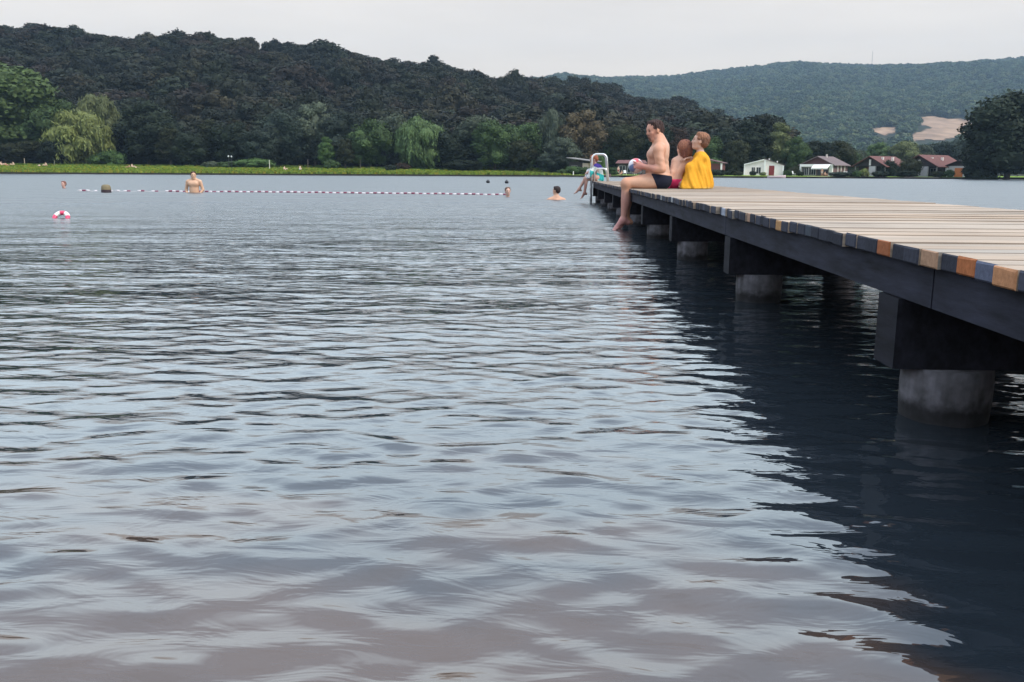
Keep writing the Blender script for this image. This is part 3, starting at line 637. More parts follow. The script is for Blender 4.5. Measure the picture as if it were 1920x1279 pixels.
# keg at the rope's left part
o = floater(199.5, 361); mb = MB(); mb.col = (.20, .165, .10)
kg = empty('mooring_keg', o, 0, 'stubby olive and black mooring keg standing in the water on the rope', 'mooring post')
mb.tube([(0, 0, -.05), (0, 0, .10), (0, 0, .19), (0, 0, .235), (0, 0, .255)], [.145, .15, .142, .115, .05], 20); mb.build('keg_body', m_paint, kg, True)
mb = MB(); mb.col = (.03, .02, .025); mb.tube([(0, 0, -.2), (0, 0, .09)], [.152, .155], 20); mb.build('rubber_collar', m_paint, kg, True)
for px, py, lab in ((915, 343.3, 'dark round buoy far out beyond the rope, the left of two'), (950, 344, 'dark round buoy far out beyond the rope, the right of two')):
    o = floater(px, py); mb = MB(); mb.col = (.012, .012, .018); mb.ball((0, 0, .09), .13, 14, 10); mb.tube([(0, 0, .2), (0, 0, .25)], .02, 8)
    tag(mb.build('buoy', m_plastic, None, True, o), lab, 'buoy', 'dark buoys')
# red and white swim ring, tilted
o = floater(114.5, 409); rgv = []; rgc = []; nu, nv = 48, 16
for i in range(nu):
    a = 2 * math.pi * i / nu
    for k in range(nv):
        b = 2 * math.pi * k / nv; rr = .20 + .068 * math.cos(b); rgv.append((rr * math.cos(a), rr * math.sin(a), .068 * math.sin(b)))
        rgc.append((.80, .77, .74) if int((a / (2 * math.pi)) * 8 + .6) % 2 else (.66, .05, .13))
Q = [[i * nv + k, ((i + 1) % nu) * nv + k, ((i + 1) % nu) * nv + (k + 1) % nv, i * nv + (k + 1) % nv] for i in range(nu) for k in range(nv)]
ro = obj('swim_ring', npmesh('ring', rgv, [Q], m_plastic, True, np.array(rgc)), None, (o.x, o.y, .0)); ro.rotation_euler = (R(50), 0, R(6)); ro.scale = (.48, .48, .48)
tag(ro, 'small red and white inflatable ring half sunk in the lake', 'swim ring')

# ------------------------------------------------------------------ noise helper for ground shapes
class VN:
    def __init__(s, seed, n=64): s.g = np.random.default_rng(seed).random((n, n)); s.n = n
    def __call__(s, x, y):
        x = np.asarray(x, float); y = np.asarray(y, float); xi = np.floor(x).astype(int); yi = np.floor(y).astype(int); fx = x - xi; fy = y - yi
        fx = fx * fx * (3 - 2 * fx); fy = fy * fy * (3 - 2 * fy); n = s.n; g = s.g
        a = g[xi % n, yi % n]; b = g[(xi + 1) % n, yi % n]; c = g[xi % n, (yi + 1) % n]; d = g[(xi + 1) % n, (yi + 1) % n]
        return (a * (1 - fx) + b * fx) * (1 - fy) + (c * (1 - fx) + d * fx) * fy * 1.0
vn1, vn2 = VN(3), VN(8)
def fbm(x, y, o=4, v=vn1): return sum(v(x * 2 ** i + 7.3 * i, y * 2 ** i + 3.1 * i) * .5 ** i for i in range(o)) / sum(.5 ** i for i in range(o)) - .5

# ------------------------------------------------------------------ lake surface
th = np.concatenate([np.linspace(-180, -46, 60)[:-1], np.linspace(-46, 46, 900), np.linspace(46, 180, 60)[1:]]) * math.pi / 180
rr = [0.35]
while rr[-1] < 150: rr.append(rr[-1] * (1.0060 if rr[-1] < 6 else 1.0052 if rr[-1] < 45 else 1.009))
rr = np.array(rr + [190, 260, 400, 700, 1300, 2300])
RR, TT = np.meshgrid(rr, th, indexing='ij')
X = RR * np.sin(TT); Y = RR * np.cos(TT)
Z = np.zeros_like(X); DX = np.zeros_like(X); DY = np.zeros_like(X); lost = np.zeros(len(rr))
dr = np.gradient(rr)
rg = np.random.default_rng(21)
NW = 92
lam = np.exp(np.linspace(math.log(.07), math.log(1.9), NW)) * rg.uniform(.94, 1.06, NW)
gust = np.clip(.80 + 1.3 * fbm(X * .22, Y * .11, 3), .35, 1.6); chop = np.interp(Y, [2.0, 4.0, 11.0], [.95, .85, 1.1])
tot = 0
for i in range(NW):
    L_ = lam[i]; k = 2 * math.pi / L_
    spread = 30 if L_ > .4 else 24
    ang = R(97) + R(rg.normal(0, spread))          # wind drifting away from the camera, a little to the left
    slope = .028 * (1.0 if L_ > .085 else (L_ / .085) ** .8) * (1.0 if L_ < .17 else (.17 / L_) ** 1.55)
    A_ = slope / k
    fade = np.clip((L_ / np.maximum(dr, 1e-6) - 1.0) / 1.6, 0, 1)
    far = rr > 25; fade = np.where(far & (L_ > .45), np.maximum(fade, .75), fade)
    lost += (1 - fade ** 2) * slope ** 2 / 2; tot += slope ** 2 / 2
    kx, ky = math.cos(ang), math.sin(ang)
    ph = k * (X * kx + Y * ky) + rg.uniform(0, 6.28) + .9 * vn2(X / (L_ * 3.1) + i * 1.7, Y / (L_ * 2.3)) * 2.2
    g_ = (gust if L_ < .6 else 1.0) * chop * fade[:, None] * A_
    Z += g_ * np.sin(ph); c_ = g_ * np.cos(ph) * 1.0
    DX += c_ * kx; DY += c_ * ky
edge = (rr < 150)[:, None]
Z *= edge; DX *= edge; DY *= edge
V = np.stack([X + DX, Y + DY, Z], -1).reshape(-1, 3)
lod = np.repeat(np.maximum(np.sqrt(np.clip(lost / tot, 0, 1)), np.clip((rr - 2.5) / 7, 0, 1) * .58), len(th))
nr, na = X.shape
ii, jj = np.meshgrid(np.arange(nr - 1), np.arange(na - 1), indexing='ij'); b0 = ii * na + jj
Qw = np.stack([b0, b0 + 1, b0 + na + 1, b0 + na], -1).reshape(-1, 4)[:, ::-1]
ctr = len(V); V = np.vstack([V, [[0, 0, 0]]]); lod = np.append(lod, 0)
Tw = np.stack([np.full(na - 1, ctr), np.arange(na - 1), np.arange(1, na)], -1)[:, ::-1]
def watermat():
    m = bpy.data.materials.new('lake_water'); m.use_nodes = True; t = m.node_tree; l = t.links.new; b = t.nodes['Principled BSDF']
    g = N(t, 'ShaderNodeNewGeometry'); sp = N(t, 'ShaderNodeSeparateXYZ'); l(g.outputs['Position'], sp.inputs[0])
    # murky water: shallow brown bed showing through by the near bank, blue-green and deep further out
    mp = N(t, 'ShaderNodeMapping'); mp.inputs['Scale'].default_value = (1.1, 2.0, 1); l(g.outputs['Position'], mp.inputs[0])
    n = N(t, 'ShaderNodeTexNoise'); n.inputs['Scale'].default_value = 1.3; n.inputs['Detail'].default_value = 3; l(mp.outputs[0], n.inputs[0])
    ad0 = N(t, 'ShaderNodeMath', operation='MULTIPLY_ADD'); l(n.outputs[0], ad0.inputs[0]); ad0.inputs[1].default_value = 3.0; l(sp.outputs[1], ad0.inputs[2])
    xp = N(t, 'ShaderNodeMapRange'); xp.inputs[1].default_value = .2; xp.inputs[2].default_value = 1.3; xp.inputs[3].default_value = 0; xp.inputs[4].default_value = 2.0; l(sp.outputs[0], xp.inputs[0])  # brown also fades out towards the pier, painting the shade beneath it
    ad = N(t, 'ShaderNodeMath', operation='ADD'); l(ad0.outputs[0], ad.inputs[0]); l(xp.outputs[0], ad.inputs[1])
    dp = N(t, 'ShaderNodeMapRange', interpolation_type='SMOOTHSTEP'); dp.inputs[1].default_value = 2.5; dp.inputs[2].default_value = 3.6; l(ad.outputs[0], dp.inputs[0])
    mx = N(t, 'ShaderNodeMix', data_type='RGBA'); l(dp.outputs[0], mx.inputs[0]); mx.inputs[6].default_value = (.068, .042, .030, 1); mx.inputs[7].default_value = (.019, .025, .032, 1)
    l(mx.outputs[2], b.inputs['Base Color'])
    b.inputs['IOR'].default_value = 1.80; b.inputs['Specular IOR Level'].default_value = .5
    a = N(t, 'ShaderNodeAttribute', attribute_name='lod')
    pw = N(t, 'ShaderNodeMath', operation='POWER'); l(a.outputs['Fac'], pw.inputs[0]); pw.inputs[1].default_value = 1.5
    r = N(t, 'ShaderNodeMapRange'); r.inputs[3].default_value = .02; r.inputs[4].default_value = .30; l(pw.outputs[0], r.inputs[0]); l(r.outputs[0], b.inputs['Roughness'])
    # capillary ripples finer than the mesh
    mp2 = N(t, 'ShaderNodeMapping'); mp2.inputs['Scale'].default_value = (6.0, 15, 1); mp2.inputs['Rotation'].default_value = (0, 0, R(8)); l(g.outputs['Position'], mp2.inputs[0])
    n2 = N(t, 'ShaderNodeTexNoise'); n2.inputs['Scale'].default_value = 1.0; n2.inputs['Detail'].default_value = 3; n2.inputs['Distortion'].default_value = .6; l(mp2.outputs[0], n2.inputs[0])
    bm = N(t, 'ShaderNodeBump'); bm.inputs['Strength'].default_value = .28; bm.inputs['Distance'].default_value = .014; l(n2.outputs[0], bm.inputs['Height'])
    mp3 = N(t, 'ShaderNodeMapping'); mp3.inputs['Scale'].default_value = (.30, .85, 1); l(g.outputs['Position'], mp3.inputs[0])
    n3 = N(t, 'ShaderNodeTexNoise'); n3.inputs['Scale'].default_value = 1.0; n3.inputs['Detail'].default_value = 6; n3.inputs['Roughness'].default_value = .62; l(mp3.outputs[0], n3.inputs[0])
    ml = N(t, 'ShaderNodeMath', operation='MULTIPLY'); l(n3.outputs[0], ml.inputs[0]); l(a.outputs['Fac'], ml.inputs[1])
    bm2 = N(t, 'ShaderNodeBump'); bm2.inputs['Strength'].default_value = .8; bm2.inputs['Distance'].default_value = .34; l(ml.outputs[0], bm2.inputs['Height']); l(bm.outputs[0], bm2.inputs['Normal'])
    l(bm2.outputs[0], b.inputs['Normal'])
    return m
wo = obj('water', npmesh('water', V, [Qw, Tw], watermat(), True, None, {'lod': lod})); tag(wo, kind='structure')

# ------------------------------------------------------------------ terrain
def yshore(x): return np.interp(x, [-600, -130, -100, -75, -30, 0, 40, 90, 300, 900], [140, 152, 157, 166, 169, 177, 174, 180, 176, 190]) + .5 * np.sin(np.asarray(x) * .23) + .35 * np.sin(np.asarray(x) * .71 + 1)
SILL = [(-700, 20), (-300, 35), (0, 48), (60, 55), (150, 50), (250, 68), (350, 72), (440, 72), (475, 90), (560, 97), (640, 104), (720, 114), (830, 128), (930, 140), (1020, 149), (1100, 160), (1200, 175), (1280, 192), (1350, 212), (1400, 236), (1450, 262), (1500, 290), (1560, 318), (1640, 331), (2600, 336)]
SILR = [(-700, 140), (600, 140), (900, 160), (1020, 150), (1060, 142), (1130, 145), (1250, 141), (1300, 136), (1400, 125), (1500, 117), (1600, 118), (1700, 118), (1800, 113), (1920, 108), (2100, 104), (2600, 120), (3400, 160)]
tl = np.array([tx(a) for a, _ in SILL]); zl = np.array([ray(a, b).z for a, b in SILL]); tr = np.array([tx(a) for a, _ in SILR]); zr_ = np.array([ray(a, b).z for a, b in SILR])
YL, YR = 430.0, 2100.0
def ground(x, y):
    x = np.asarray(x, float); y = np.asarray(y, float); s = y - yshore(x); t = x / y
    top = np.interp(x, [-120, -60, -10, 5, 20, 900], [1.55, 1.4, 1.05, .75, .62, .62])
    m = np.interp(s, [-1, 0, .25, 1.2], [-1.2, -.3, .30, .36]) + (top - .36) * np.clip((s - 1.2) / 24, 0, 1) ** .9 + np.clip(s - 40, 0, 400) * .006
    m = m + .05 * fbm(x * .4, y * .4, 3) * np.clip(s, 0, 1)
    u = np.clip((y - 200) / (YL - 200), 0, 1); p = .45 * u + .55 * u * u * (3 - 2 * u)
    back = np.clip((y - YL) / 400, 0, 1); p = p * (1 - .7 * back * back * (3 - 2 * back))
    hl = np.maximum(.70 + np.interp(t, tl, zl) * YL - 14.0, 0) * p + np.clip(u * 3, 0, 1) * (1 - u ** 4) * 16 * fbm(x / 55, y / 70, 3) * np.clip((np.interp(t, tl, zl)) * 12, 0, 1)
    u2 = np.clip((y - 700) / (YR - 700), 0, 1); p2 = .5 * u2 + .5 * u2 * u2 * (3 - 2 * u2); b2 = np.clip((y - YR) / 2500, 0, 1)
    hr = (.70 + np.interp(t, tr, zr_) * YR - 19.0) * p2 * (1 - .5 * b2) + u2 * (1 - u2 ** 5) * 85 * fbm(x / 260, y / 420, 4, vn2)
    return m + np.maximum(np.maximum(hl, hr), 0)
ts = np.concatenate([np.linspace(-1.3, -1, 12)[:-1], np.linspace(-1, 1, 420), np.linspace(1, 1.3, 12)[1:]])
ss = [-1, 0, .25, 1.2, 3, 6, 9, 12, 15, 18, 21, 25, 30, 36, 43]
while ss[-1] < 2500: ss.append(ss[-1] + max(8, ss[-1] * .045))
ss = np.array(ss, float)
SS, TS = np.meshgrid(ss, ts, indexing='ij'); X = TS * (170 + SS); Y = yshore(X) + SS; Z = ground(X, Y)
V = np.stack([X, Y, Z], -1).reshape(-1, 3); nr, na = X.shape
ii, jj = np.meshgrid(np.arange(nr - 1), np.arange(na - 1), indexing='ij'); b0 = ii * na + jj
Qt = np.stack([b0, b0 + 1, b0 + na + 1, b0 + na], -1).reshape(-1, 4)
sflat = SS.reshape(-1)
gcol = np.tile(np.array([.030, .034, .020]), (len(V), 1))
grass = np.array([.135, .215, .030])
nn = fbm(V[:, 0] * .15, V[:, 1] * .3, 4)[:, None]
mg = np.clip((38 - sflat) / 8, 0, 1)[:, None]
gcol = gcol * (1 - mg) + mg * (grass * (1 + 1.3 * nn) + np.array([.05, .02, 0]) * np.clip(nn * 3, 0, 1))
gcol[sflat < .3] = (.022, .020, .016)
def grassmat():
    m = mat('meadow_grass', vc=True, rough=.95, spec=.1, noise=.28, nscale=.9, bump=1.0, bscale=3.5)
    return m
tag(obj('terrain', npmesh('terrain', V, [Qt], grassmat(), True, gcol)), kind='structure')
print('terrain', Z.max())
# near bed of the lake under the camera side: none needed, the water is opaque a hand below the surface

# the sandy workings on the far hillside
def proj(P):
    P = np.asarray(P, float) - np.array(CAM); f = P @ np.array(fwd); return 960 + F_PX * (P @ np.array(r2)) / f, 639.5 - F_PX * (P @ np.array(u2)) / f
PA = [(1628, 245), (1640, 240), (1690, 239), (1686, 246), (1668, 252), (1655, 255), (1640, 249)]
PB = [(1712, 232), (1725, 219), (1750, 218), (1775, 223), (1800, 224), (1825, 228), (1830, 246), (1808, 256), (1790, 257), (1765, 262), (1735, 262), (1708, 266), (1700, 256), (1728, 247), (1745, 240), (1728, 236)]
def inside(px, py, poly):
    c = np.zeros(np.shape(px), bool); n = len(poly)
    for i in range(n):
        x1, y1 = poly[i]; x2, y2 = poly[i - 1]
        m = ((y1 > py) != (y2 > py)) & (px < (x2 - x1) * (py - y1) / (y2 - y1 + 1e-9) + x1); c ^= m
    return c
gx, gy = np.meshgrid(np.arange(300, 1060, 4.0), np.arange(720, 2100, 7.0), indexing='ij'); gz = ground(gx, gy) + .6
px_, py_ = proj(np.stack([gx, gy, gz + 0], -1)); wob = 2.5 * fbm(gx / 25, gy / 40, 3)
keep = inside(px_ + wob, py_ + wob, PA) | inside(px_ + wob * 2, py_ + wob * 2, PB)
ny_ = gx.shape[1]; ii, jj = np.meshgrid(np.arange(gx.shape[0] - 1), np.arange(ny_ - 1), indexing='ij'); kk = keep[:-1, :-1]
b0 = (ii * ny_ + jj)[kk]; Qs = np.stack([b0, b0 + ny_, b0 + ny_ + 1, b0 + 1], -1)
used = np.unique(Qs); remap = -np.ones(gx.size, int); remap[used] = np.arange(len(used))
Vs = np.stack([gx, gy, gz], -1).reshape(-1, 3)[used]; Qs = remap[Qs]
sc = np.array([.27, .18, .12]) * (1 + .9 * fbm(Vs[:, 0] / 14, Vs[:, 1] / 30, 4)[:, None])
tag(obj('sandy_clearing', npmesh('sand', Vs, [Qs], mat('bare_sand', vc=True, rough=1.0, noise=.3, nscale=.06), True, sc)), kind='structure')

# ------------------------------------------------------------------ foliage templates (metres)
def quads_at(Pn, Nn, size, rng, elong=1.0, up=None):
    n = len(Pn); Nn = Nn / (np.linalg.norm(Nn, axis=1, keepdims=True) + 1e-9)
    a = rng.normal(size=(n, 3)) if up is None else np.tile(np.array(up, float), (n, 1)) + rng.normal(size=(n, 3)) * .25
    a -= (a * Nn).sum(1, keepdims=True) * Nn; a /= np.linalg.norm(a, axis=1, keepdims=True) + 1e-9; b = np.cross(Nn, a)
    s = (size * rng.uniform(.6, 1.35, n))[:, None]
    V = np.stack([Pn - a * s * elong - b * s * .45, Pn - a * s * elong * .2 + b * s * .62, Pn + a * s * elong + b * s * .15, Pn + a * s * elong * .1 - b * s * .6], 1)
    return V.reshape(-1, 3)
def icolump(c, r, rng, n=7, m=10):
    V = []; 
    for i in range(n + 1):
        ph = math.pi * i / n
        for k in range(m):
            t_ = 2 * math.pi * k / m; q = r * rng.uniform(.8, 1.05); V.append(c + q * np.array([math.sin(ph) * math.cos(t_), math.sin(ph) * math.sin(t_), math.cos(ph)]))
    Q = [[i * m + k, (i + 1) * m + k, (i + 1) * m + (k + 1) % m, i * m + (k + 1) % m] for i in range(n) for k in range(m)]
    return np.array(V), np.array(Q)
def crown_mesh(name, kind, seed, nleaf, material, h=14.0, r=5.0, z0=.6, leaf=.30, nlobe=30, cores=True):
    rng = np.random.default_rng(seed); VV = []; QQ = []; TT_ = []; n = 0
    cz = (h + z0) / 2; rz = (h - z0) / 2
    lobes = []
    for i in range(nlobe):
        u = 1 - 2 * (i + .5) / nlobe; a = i * 2.399963 + rng.normal(0, .35); u = np.clip(u + rng.normal(0, .08), -1, 1); q = math.sqrt(max(0, 1 - u * u))
        prof = 1.0
        if kind == 'tall': prof = .8 + .2 * (u < 0)
        f = rng.uniform(.55, .86)
        lr = r * rng.uniform(.26, .44) * (1.0 if kind != 'tall' else .9)
        c = np.array([q * math.cos(a) * r * f * prof, q * math.sin(a) * r * f * prof, cz + u * rz * f * 1.02]); c[2] = max(c[2], z0 + lr * .55)
        lobes.append((c, lr, rng.uniform(0, 1)))
    lobes.append((np.array([0, 0, cz]), r * .5, .4)); 
    if cores:
        for c, lr, tn in lobes:
            v, q = icolump(c, lr * .80, rng); VV.append(v); QQ.append(q + n); TT_.append(np.full(len(v), tn * .6)); n += len(v)
        v, q = icolump(np.array([0, 0, cz]), 1.0, rng, 9, 14); v = (v - [0, 0, cz]) * [r * .62, r * .62, rz * .72] + [0, 0, cz]; VV.append(v); QQ.append(q + n); TT_.append(np.full(len(v), .3)); n += len(v)
    per = nleaf // len(lobes)
    for c, lr, tn in lobes:
        out_ = c - np.array([0, 0, cz * .8]); out_ /= np.linalg.norm(out_) + 1e-9
        d = rng.normal(size=(per * 2, 3)); d /= np.linalg.norm(d, axis=1, keepdims=True); d = d[(d @ out_ > -.35) | (d[:, 2] > .2)][:per]
        rad = lr * (1 + rng.normal(0, .11, len(d)) + .16 * np.sin(d[:, 0] * 7 + seed) * np.cos(d[:, 2] * 6 + c[0]))
        Pn = c + d * rad[:, None] * [1, 1, .92]
        if kind == 'willow': nn_ = d * .8 + rng.normal(size=d.shape) * .35; el, up_ = 2.6, (0, 0, 1); Pn[:, 2] -= rng.uniform(0, .35, len(d)) * lr * 1.6
        else: nn_ = d + rng.normal(size=d.shape) * .55; el, up_ = 1.0, None
        Pn[:, 2] = np.maximum(Pn[:, 2], .1)
        v = quads_at(Pn, nn_, leaf * (.8 if kind == 'willow' else 1), rng, el, up_); m = len(v) // 4
        VV.append(v); QQ.append(np.arange(m * 4).reshape(-1, 4) + n); n += m * 4
        tone = np.clip(tn * .55 + rng.normal(.22, .16, m), 0, 1); TT_.append(np.repeat(tone, 4))
    if kind == 'willow':      # hanging fronds
        for c, lr, tn in lobes:
            if c[2] < h * .35: continue
            for j in range(26):
                a = rng.uniform(0, 6.28); p = c + np.array([math.cos(a), math.sin(a), .1]) * lr * rng.uniform(.7, 1.1); ln = rng.uniform(1.5, 4.0)
                k = int(ln / .42); zz = np.arange(k) * .42; o_ = np.stack([math.cos(a) * .09 * zz, math.sin(a) * .09 * zz, -zz], 1); Pn = p + o_ + rng.normal(size=(k, 3)) * .08; Pn[:, 2] = np.maximum(Pn[:, 2], .3)
                v = quads_at(Pn, np.tile([math.cos(a), math.sin(a), .2], (k, 1)) + rng.normal(size=(k, 3)) * .4, .17, rng, 2.2, (0, 0, 1))
                VV.append(v); QQ.append(np.arange(k * 4).reshape(-1, 4) + n); n += k * 4; TT_.append(np.full(k * 4, np.clip(tn * .6 + rng.normal(.25, .15), 0, 1)))
    return npmesh(name, np.vstack(VV), [np.vstack(QQ)], material, False, None, {'tone': np.concatenate(TT_)})
def trunk_mesh(seed, h=14.0, r=.28, lean=.3):
    rng = np.random.default_rng(seed); mb = MB(); P = [np.array([rng.normal(0, .05) * z, rng.normal(0, .05) * z * .5, z]) for z in np.linspace(-.3, h * .62, 7)]
    mb.tube(P, list(np.linspace(r * 1.3, r * .45, 7)), 9)
    for i in range(6):
        b = P[2 + i % 4]; a = rng.uniform(0, 6.28); ln = rng.uniform(2, 3.4)
        mb.tube([b, b + np.array([math.cos(a) * ln * .5, math.sin(a) * ln * .5, ln * .45]), b + np.array([math.cos(a) * ln, math.sin(a) * ln, ln * 1.1])], [r * .5, r * .33, r * .15], 7)
    V = np.vstack(mb.v); return npmesh('trunk', V, [np.vstack(mb.f[k]) for k in (4, 3) if mb.f[k]], m_bark, True)
T_ = {}
for s in range(5): T_[('broad', s)] = (crown_mesh('crown_broad', 'broad', 10 + s, 8500, m_leaf, leaf=.27, nlobe=34), trunk_mesh(s))
for s in range(3): T_[('tall', s)] = (crown_mesh('crown_tall', 'tall', 30 + s, 7500, m_leaf, h=16, r=3.4, leaf=.25, nlobe=34), trunk_mesh(10 + s, 16))
for s in range(3): T_[('willow', s)] = (crown_mesh('crown_willow', 'willow', 50 + s, 7500, m_leaf, h=13, r=5.6, leaf=.24, nlobe=30), trunk_mesh(20 + s, 13))
for s in range(3): T_[('shrub', s)] = (crown_mesh('crown_shrub', 'broad', 70 + s, 2600, m_leaf, h=3, r=2.4, z0=-.1, leaf=.13, nlobe=18), None)
NOM = {'broad': (14.0, 5.3), 'tall': (16.0, 3.5), 'willow': (13.0, 6.2), 'shrub': (3.0, 2.7)}
cnt_ = {}
GC = {'dark': (0.0152, 0.0230, 0.0130), 'dkolive': (0.0256, 0.0306, 0.0130), 'mid': (0.0449, 0.0741, 0.0267), 'bright': (0.0580, 0.0880, 0.0280), '_b': (0.0802, 0.1348, 0.0275), 'yellow': (0.1274, 0.1483, 0.0473), 'paleolive': (0.1039, 0.1215, 0.0525), 'grey': (0.0590, 0.0741, 0.0496), 'blue': (0.0241, 0.0352, 0.0260),
      'brown': (0.0773, 0.0612, 0.0336), 'rust': (0.0358, 0.0232, 0.0156), 'leafy': (0.0590, 0.1068, 0.0325), 'light': (0.0802, 0.1258, 0.0478)}
def tree(px, top, wpx, kind, colr, label, Y=None, name=None, group='trees along the far shore', base=None, dz=0):
    Yd = Y if Y else 203
    x = at(px, 325, Yd).x; gz = float(ground(x, Yd)) if base is None else base
    hh = topz(px, top, Yd) - gz; wid = wpx / (F_PX / Yd * .98)
    nh, nrad = NOM[kind]; k = cnt_.get(kind, 0); cnt_[kind] = k + 1; var = k % (5 if kind == 'broad' else 3)
    cm, tm_ = T_[(kind, var)]
    nm = name or {'broad': 'broadleaf_tree', 'tall': 'tall_tree', 'willow': 'willow_tree', 'shrub': 'shrub'}[kind]
    rz = random.Random(k * 7 + int(px)).uniform(0, 6.28)
    e_ = empty(nm, (x, Yd, gz + dz), rz, label, 'tree' if kind != 'shrub' else 'shrub', group)
    e_.scale = (wid / 2 / nrad, wid / 2 / nrad, hh / nh)
    c = obj('crown' if kind != 'shrub' else 'foliage', cm, e_); f = random.Random(int(px) + 3).uniform(.88, 1.14)
    c.color = (*[v * f for v in GC[colr]], 1)
    if tm_: obj('trunk', tm_, e_)
    return e_
TREES = [
 (18, 119, 225, 'broad', 'bright', 'tallest bright green tree at the meadow\'s left end', 205),
 (-55, 150, 150, 'broad', 'leafy', 'green tree cut by the photo\'s left edge', 203),
 (98, 182, 110, 'broad', 'mid', 'mid green tree right beside the tallest bright green tree', 203),
 (52, 262, 90, 'broad', 'dkolive', 'low dark olive tree in front of the tallest bright tree', 196),
 (195, 176, 100, 'willow', 'paleolive', 'pale willow with a yellowish right-hand crest behind the drooping yellow willow', 206),
 (160, 203, 125, 'willow', 'yellow', 'drooping yellow-green willow, brightest of the willows', 197),
 (112, 262, 70, 'broad', 'dark', 'low dark tree under the left skirt of the yellow willow', 194),
 (282, 192, 120, 'broad', 'dark', 'big dark tree just right of the yellow willow', 202),
 (322, 236, 55, 'tall', 'dkolive', 'narrow dark olive tree right of the big dark tree', 197),
 (358, 245, 70, 'broad', 'dark', 'low very dark tree between two narrow olive trees', 196),
 (397, 219, 55, 'tall', 'dkolive', 'narrow olive tree behind the two white lamps', 203),
 (440, 226, 85, 'broad', 'dark', 'dark round tree above the low shrub bank', 200),
 (488, 240, 80, 'broad', 'blue', 'bluish dark tree above the white post', 198),
 (545, 206, 95, 'broad', 'blue', 'blue-green tree behind the sunbather in mid meadow', 204),
 (592, 194, 90, 'broad', 'grey', 'tall grey-green tree left of the slim light green one', 206),
 (612, 254, 34, 'tall', 'leafy', 'slim light green tree with a ragged outline', 195),
 (648, 206, 90, 'broad', 'blue', 'dark tree right of the slim light green one', 203),
 (648, 256, 34, 'tall', 'dkolive', 'slim olive tree low at the meadow edge', 195),
 (695, 222, 85, 'broad', 'mid', 'mid green tree left of the bright domed willow', 200),
 (738, 209, 80, 'broad', 'grey', 'grey-green tree behind the left flank of the domed willow', 205),
 (786, 213, 105, 'willow', 'light', 'domed light green willow in the middle of the tree row', 200),
 (848, 246, 90, 'broad', 'dark', 'dark tree right of the domed light green willow', 200),
 (868, 300, 70, 'broad', 'dark', 'low black-green tree standing forward on the meadow', 192),
 (895, 213, 100, 'broad', 'grey', 'broad grey-topped tree over the forward dark tree', 204),
 (928, 222, 80, 'broad', 'mid', 'dark green tree right of the grey-topped tree', 199),
 (985, 226, 75, 'broad', 'mid', 'bushy green tree left of the grey willow', 206),
 (976, 262, 60, 'broad', 'dkolive', 'low dusky tree in front of the bushy green one', 198),
 (1032, 203, 60, 'willow', 'grey', 'tall thin grey willow left of the reddish brown tree', 206),
 (1090, 209, 95, 'broad', 'brown', 'reddish brown tree, the only one turning colour', 204),
 (1050, 255, 70, 'broad', 'grey', 'rounded grey-green tree in front of the brown tree', 195),
 (1034, 288, 50, 'broad', 'blue', 'low bush-like tree by the left end of the huts', 190),
 (1140, 245, 60, 'broad', 'mid', 'green tree above the bathing ladder', 205),
 (1172, 233, 75, 'broad', 'dkolive', 'olive tree behind the man\'s head', 203),
 (1225, 230, 70, 'broad', 'dark', 'dark tree behind the seated man\'s neck', 203),
 (1262, 236, 75, 'broad', 'rust', 'dark russet tree above the girl\'s head', 204),
 (1318, 248, 65, 'broad', 'mid', 'green tree just right of the boy\'s head', 203),
 (1352, 240, 70, 'broad', 'dark', 'dark tree left of the white cottage', 206),
 (1403, 222, 85, 'tall', 'dark', 'tallest dark tree behind the white cottage', 206),
 (1378, 262, 50, 'broad', 'dkolive', 'low dark tree at the white cottage\'s left gable', 200),
 (1456, 226, 56, 'tall', 'paleolive', 'tall olive tree standing over the white cottage', 207),
 (1488, 258, 55, 'broad', 'mid', 'rounded green tree between the white cottage and the awning cottage', 205),
 (1525, 262, 75, 'broad', 'dark', 'dark tree right behind the awning cottage', 208),
 (1562, 263, 70, 'broad', 'dkolive', 'dark olive tree at the right shoulder of the awning cottage', 212),
 (1590, 283, 40, 'broad', 'mid', 'small tree closing the dark row, left of the dark cottage', 215),
 (1607, 281, 34, 'broad', 'grey', 'small silvery tree over the dark cottage\'s left eaves', 235),
 (1645, 268, 55, 'broad', 'light', 'pale green tree above the red roof of the dark cottage', 270),
 (1690, 262, 60, 'broad', 'paleolive', 'rounded olive tree between the two red roofs', 265),
 (1722, 268, 50, 'broad', 'grey', 'grey-green tree over the peak of the larger red roof', 270),
 (1760, 262, 60, 'broad', 'blue', 'blue-green tree behind the larger red roof', 275),
 (1800, 260, 60, 'broad', 'blue', 'blue-green tree left of the huge waterside tree', 270),
]
for t_ in TREES: tree(t_[0], t_[1], t_[2], t_[3], t_[4], t_[5], t_[6])
tree(1888, 168, 165, 'broad', 'dark', 'huge dark tree on the water\'s edge at the right', 172, base=.2, dz=-.5)
tree(1985, 205, 150, 'broad', 'dkolive', 'dark tree at the photo\'s right edge beside the huge one', 176)
tree(1838, 262, 70, 'broad', 'dark', 'lower dark tree under the left side of the huge one', 176, base=.3, dz=-.4)
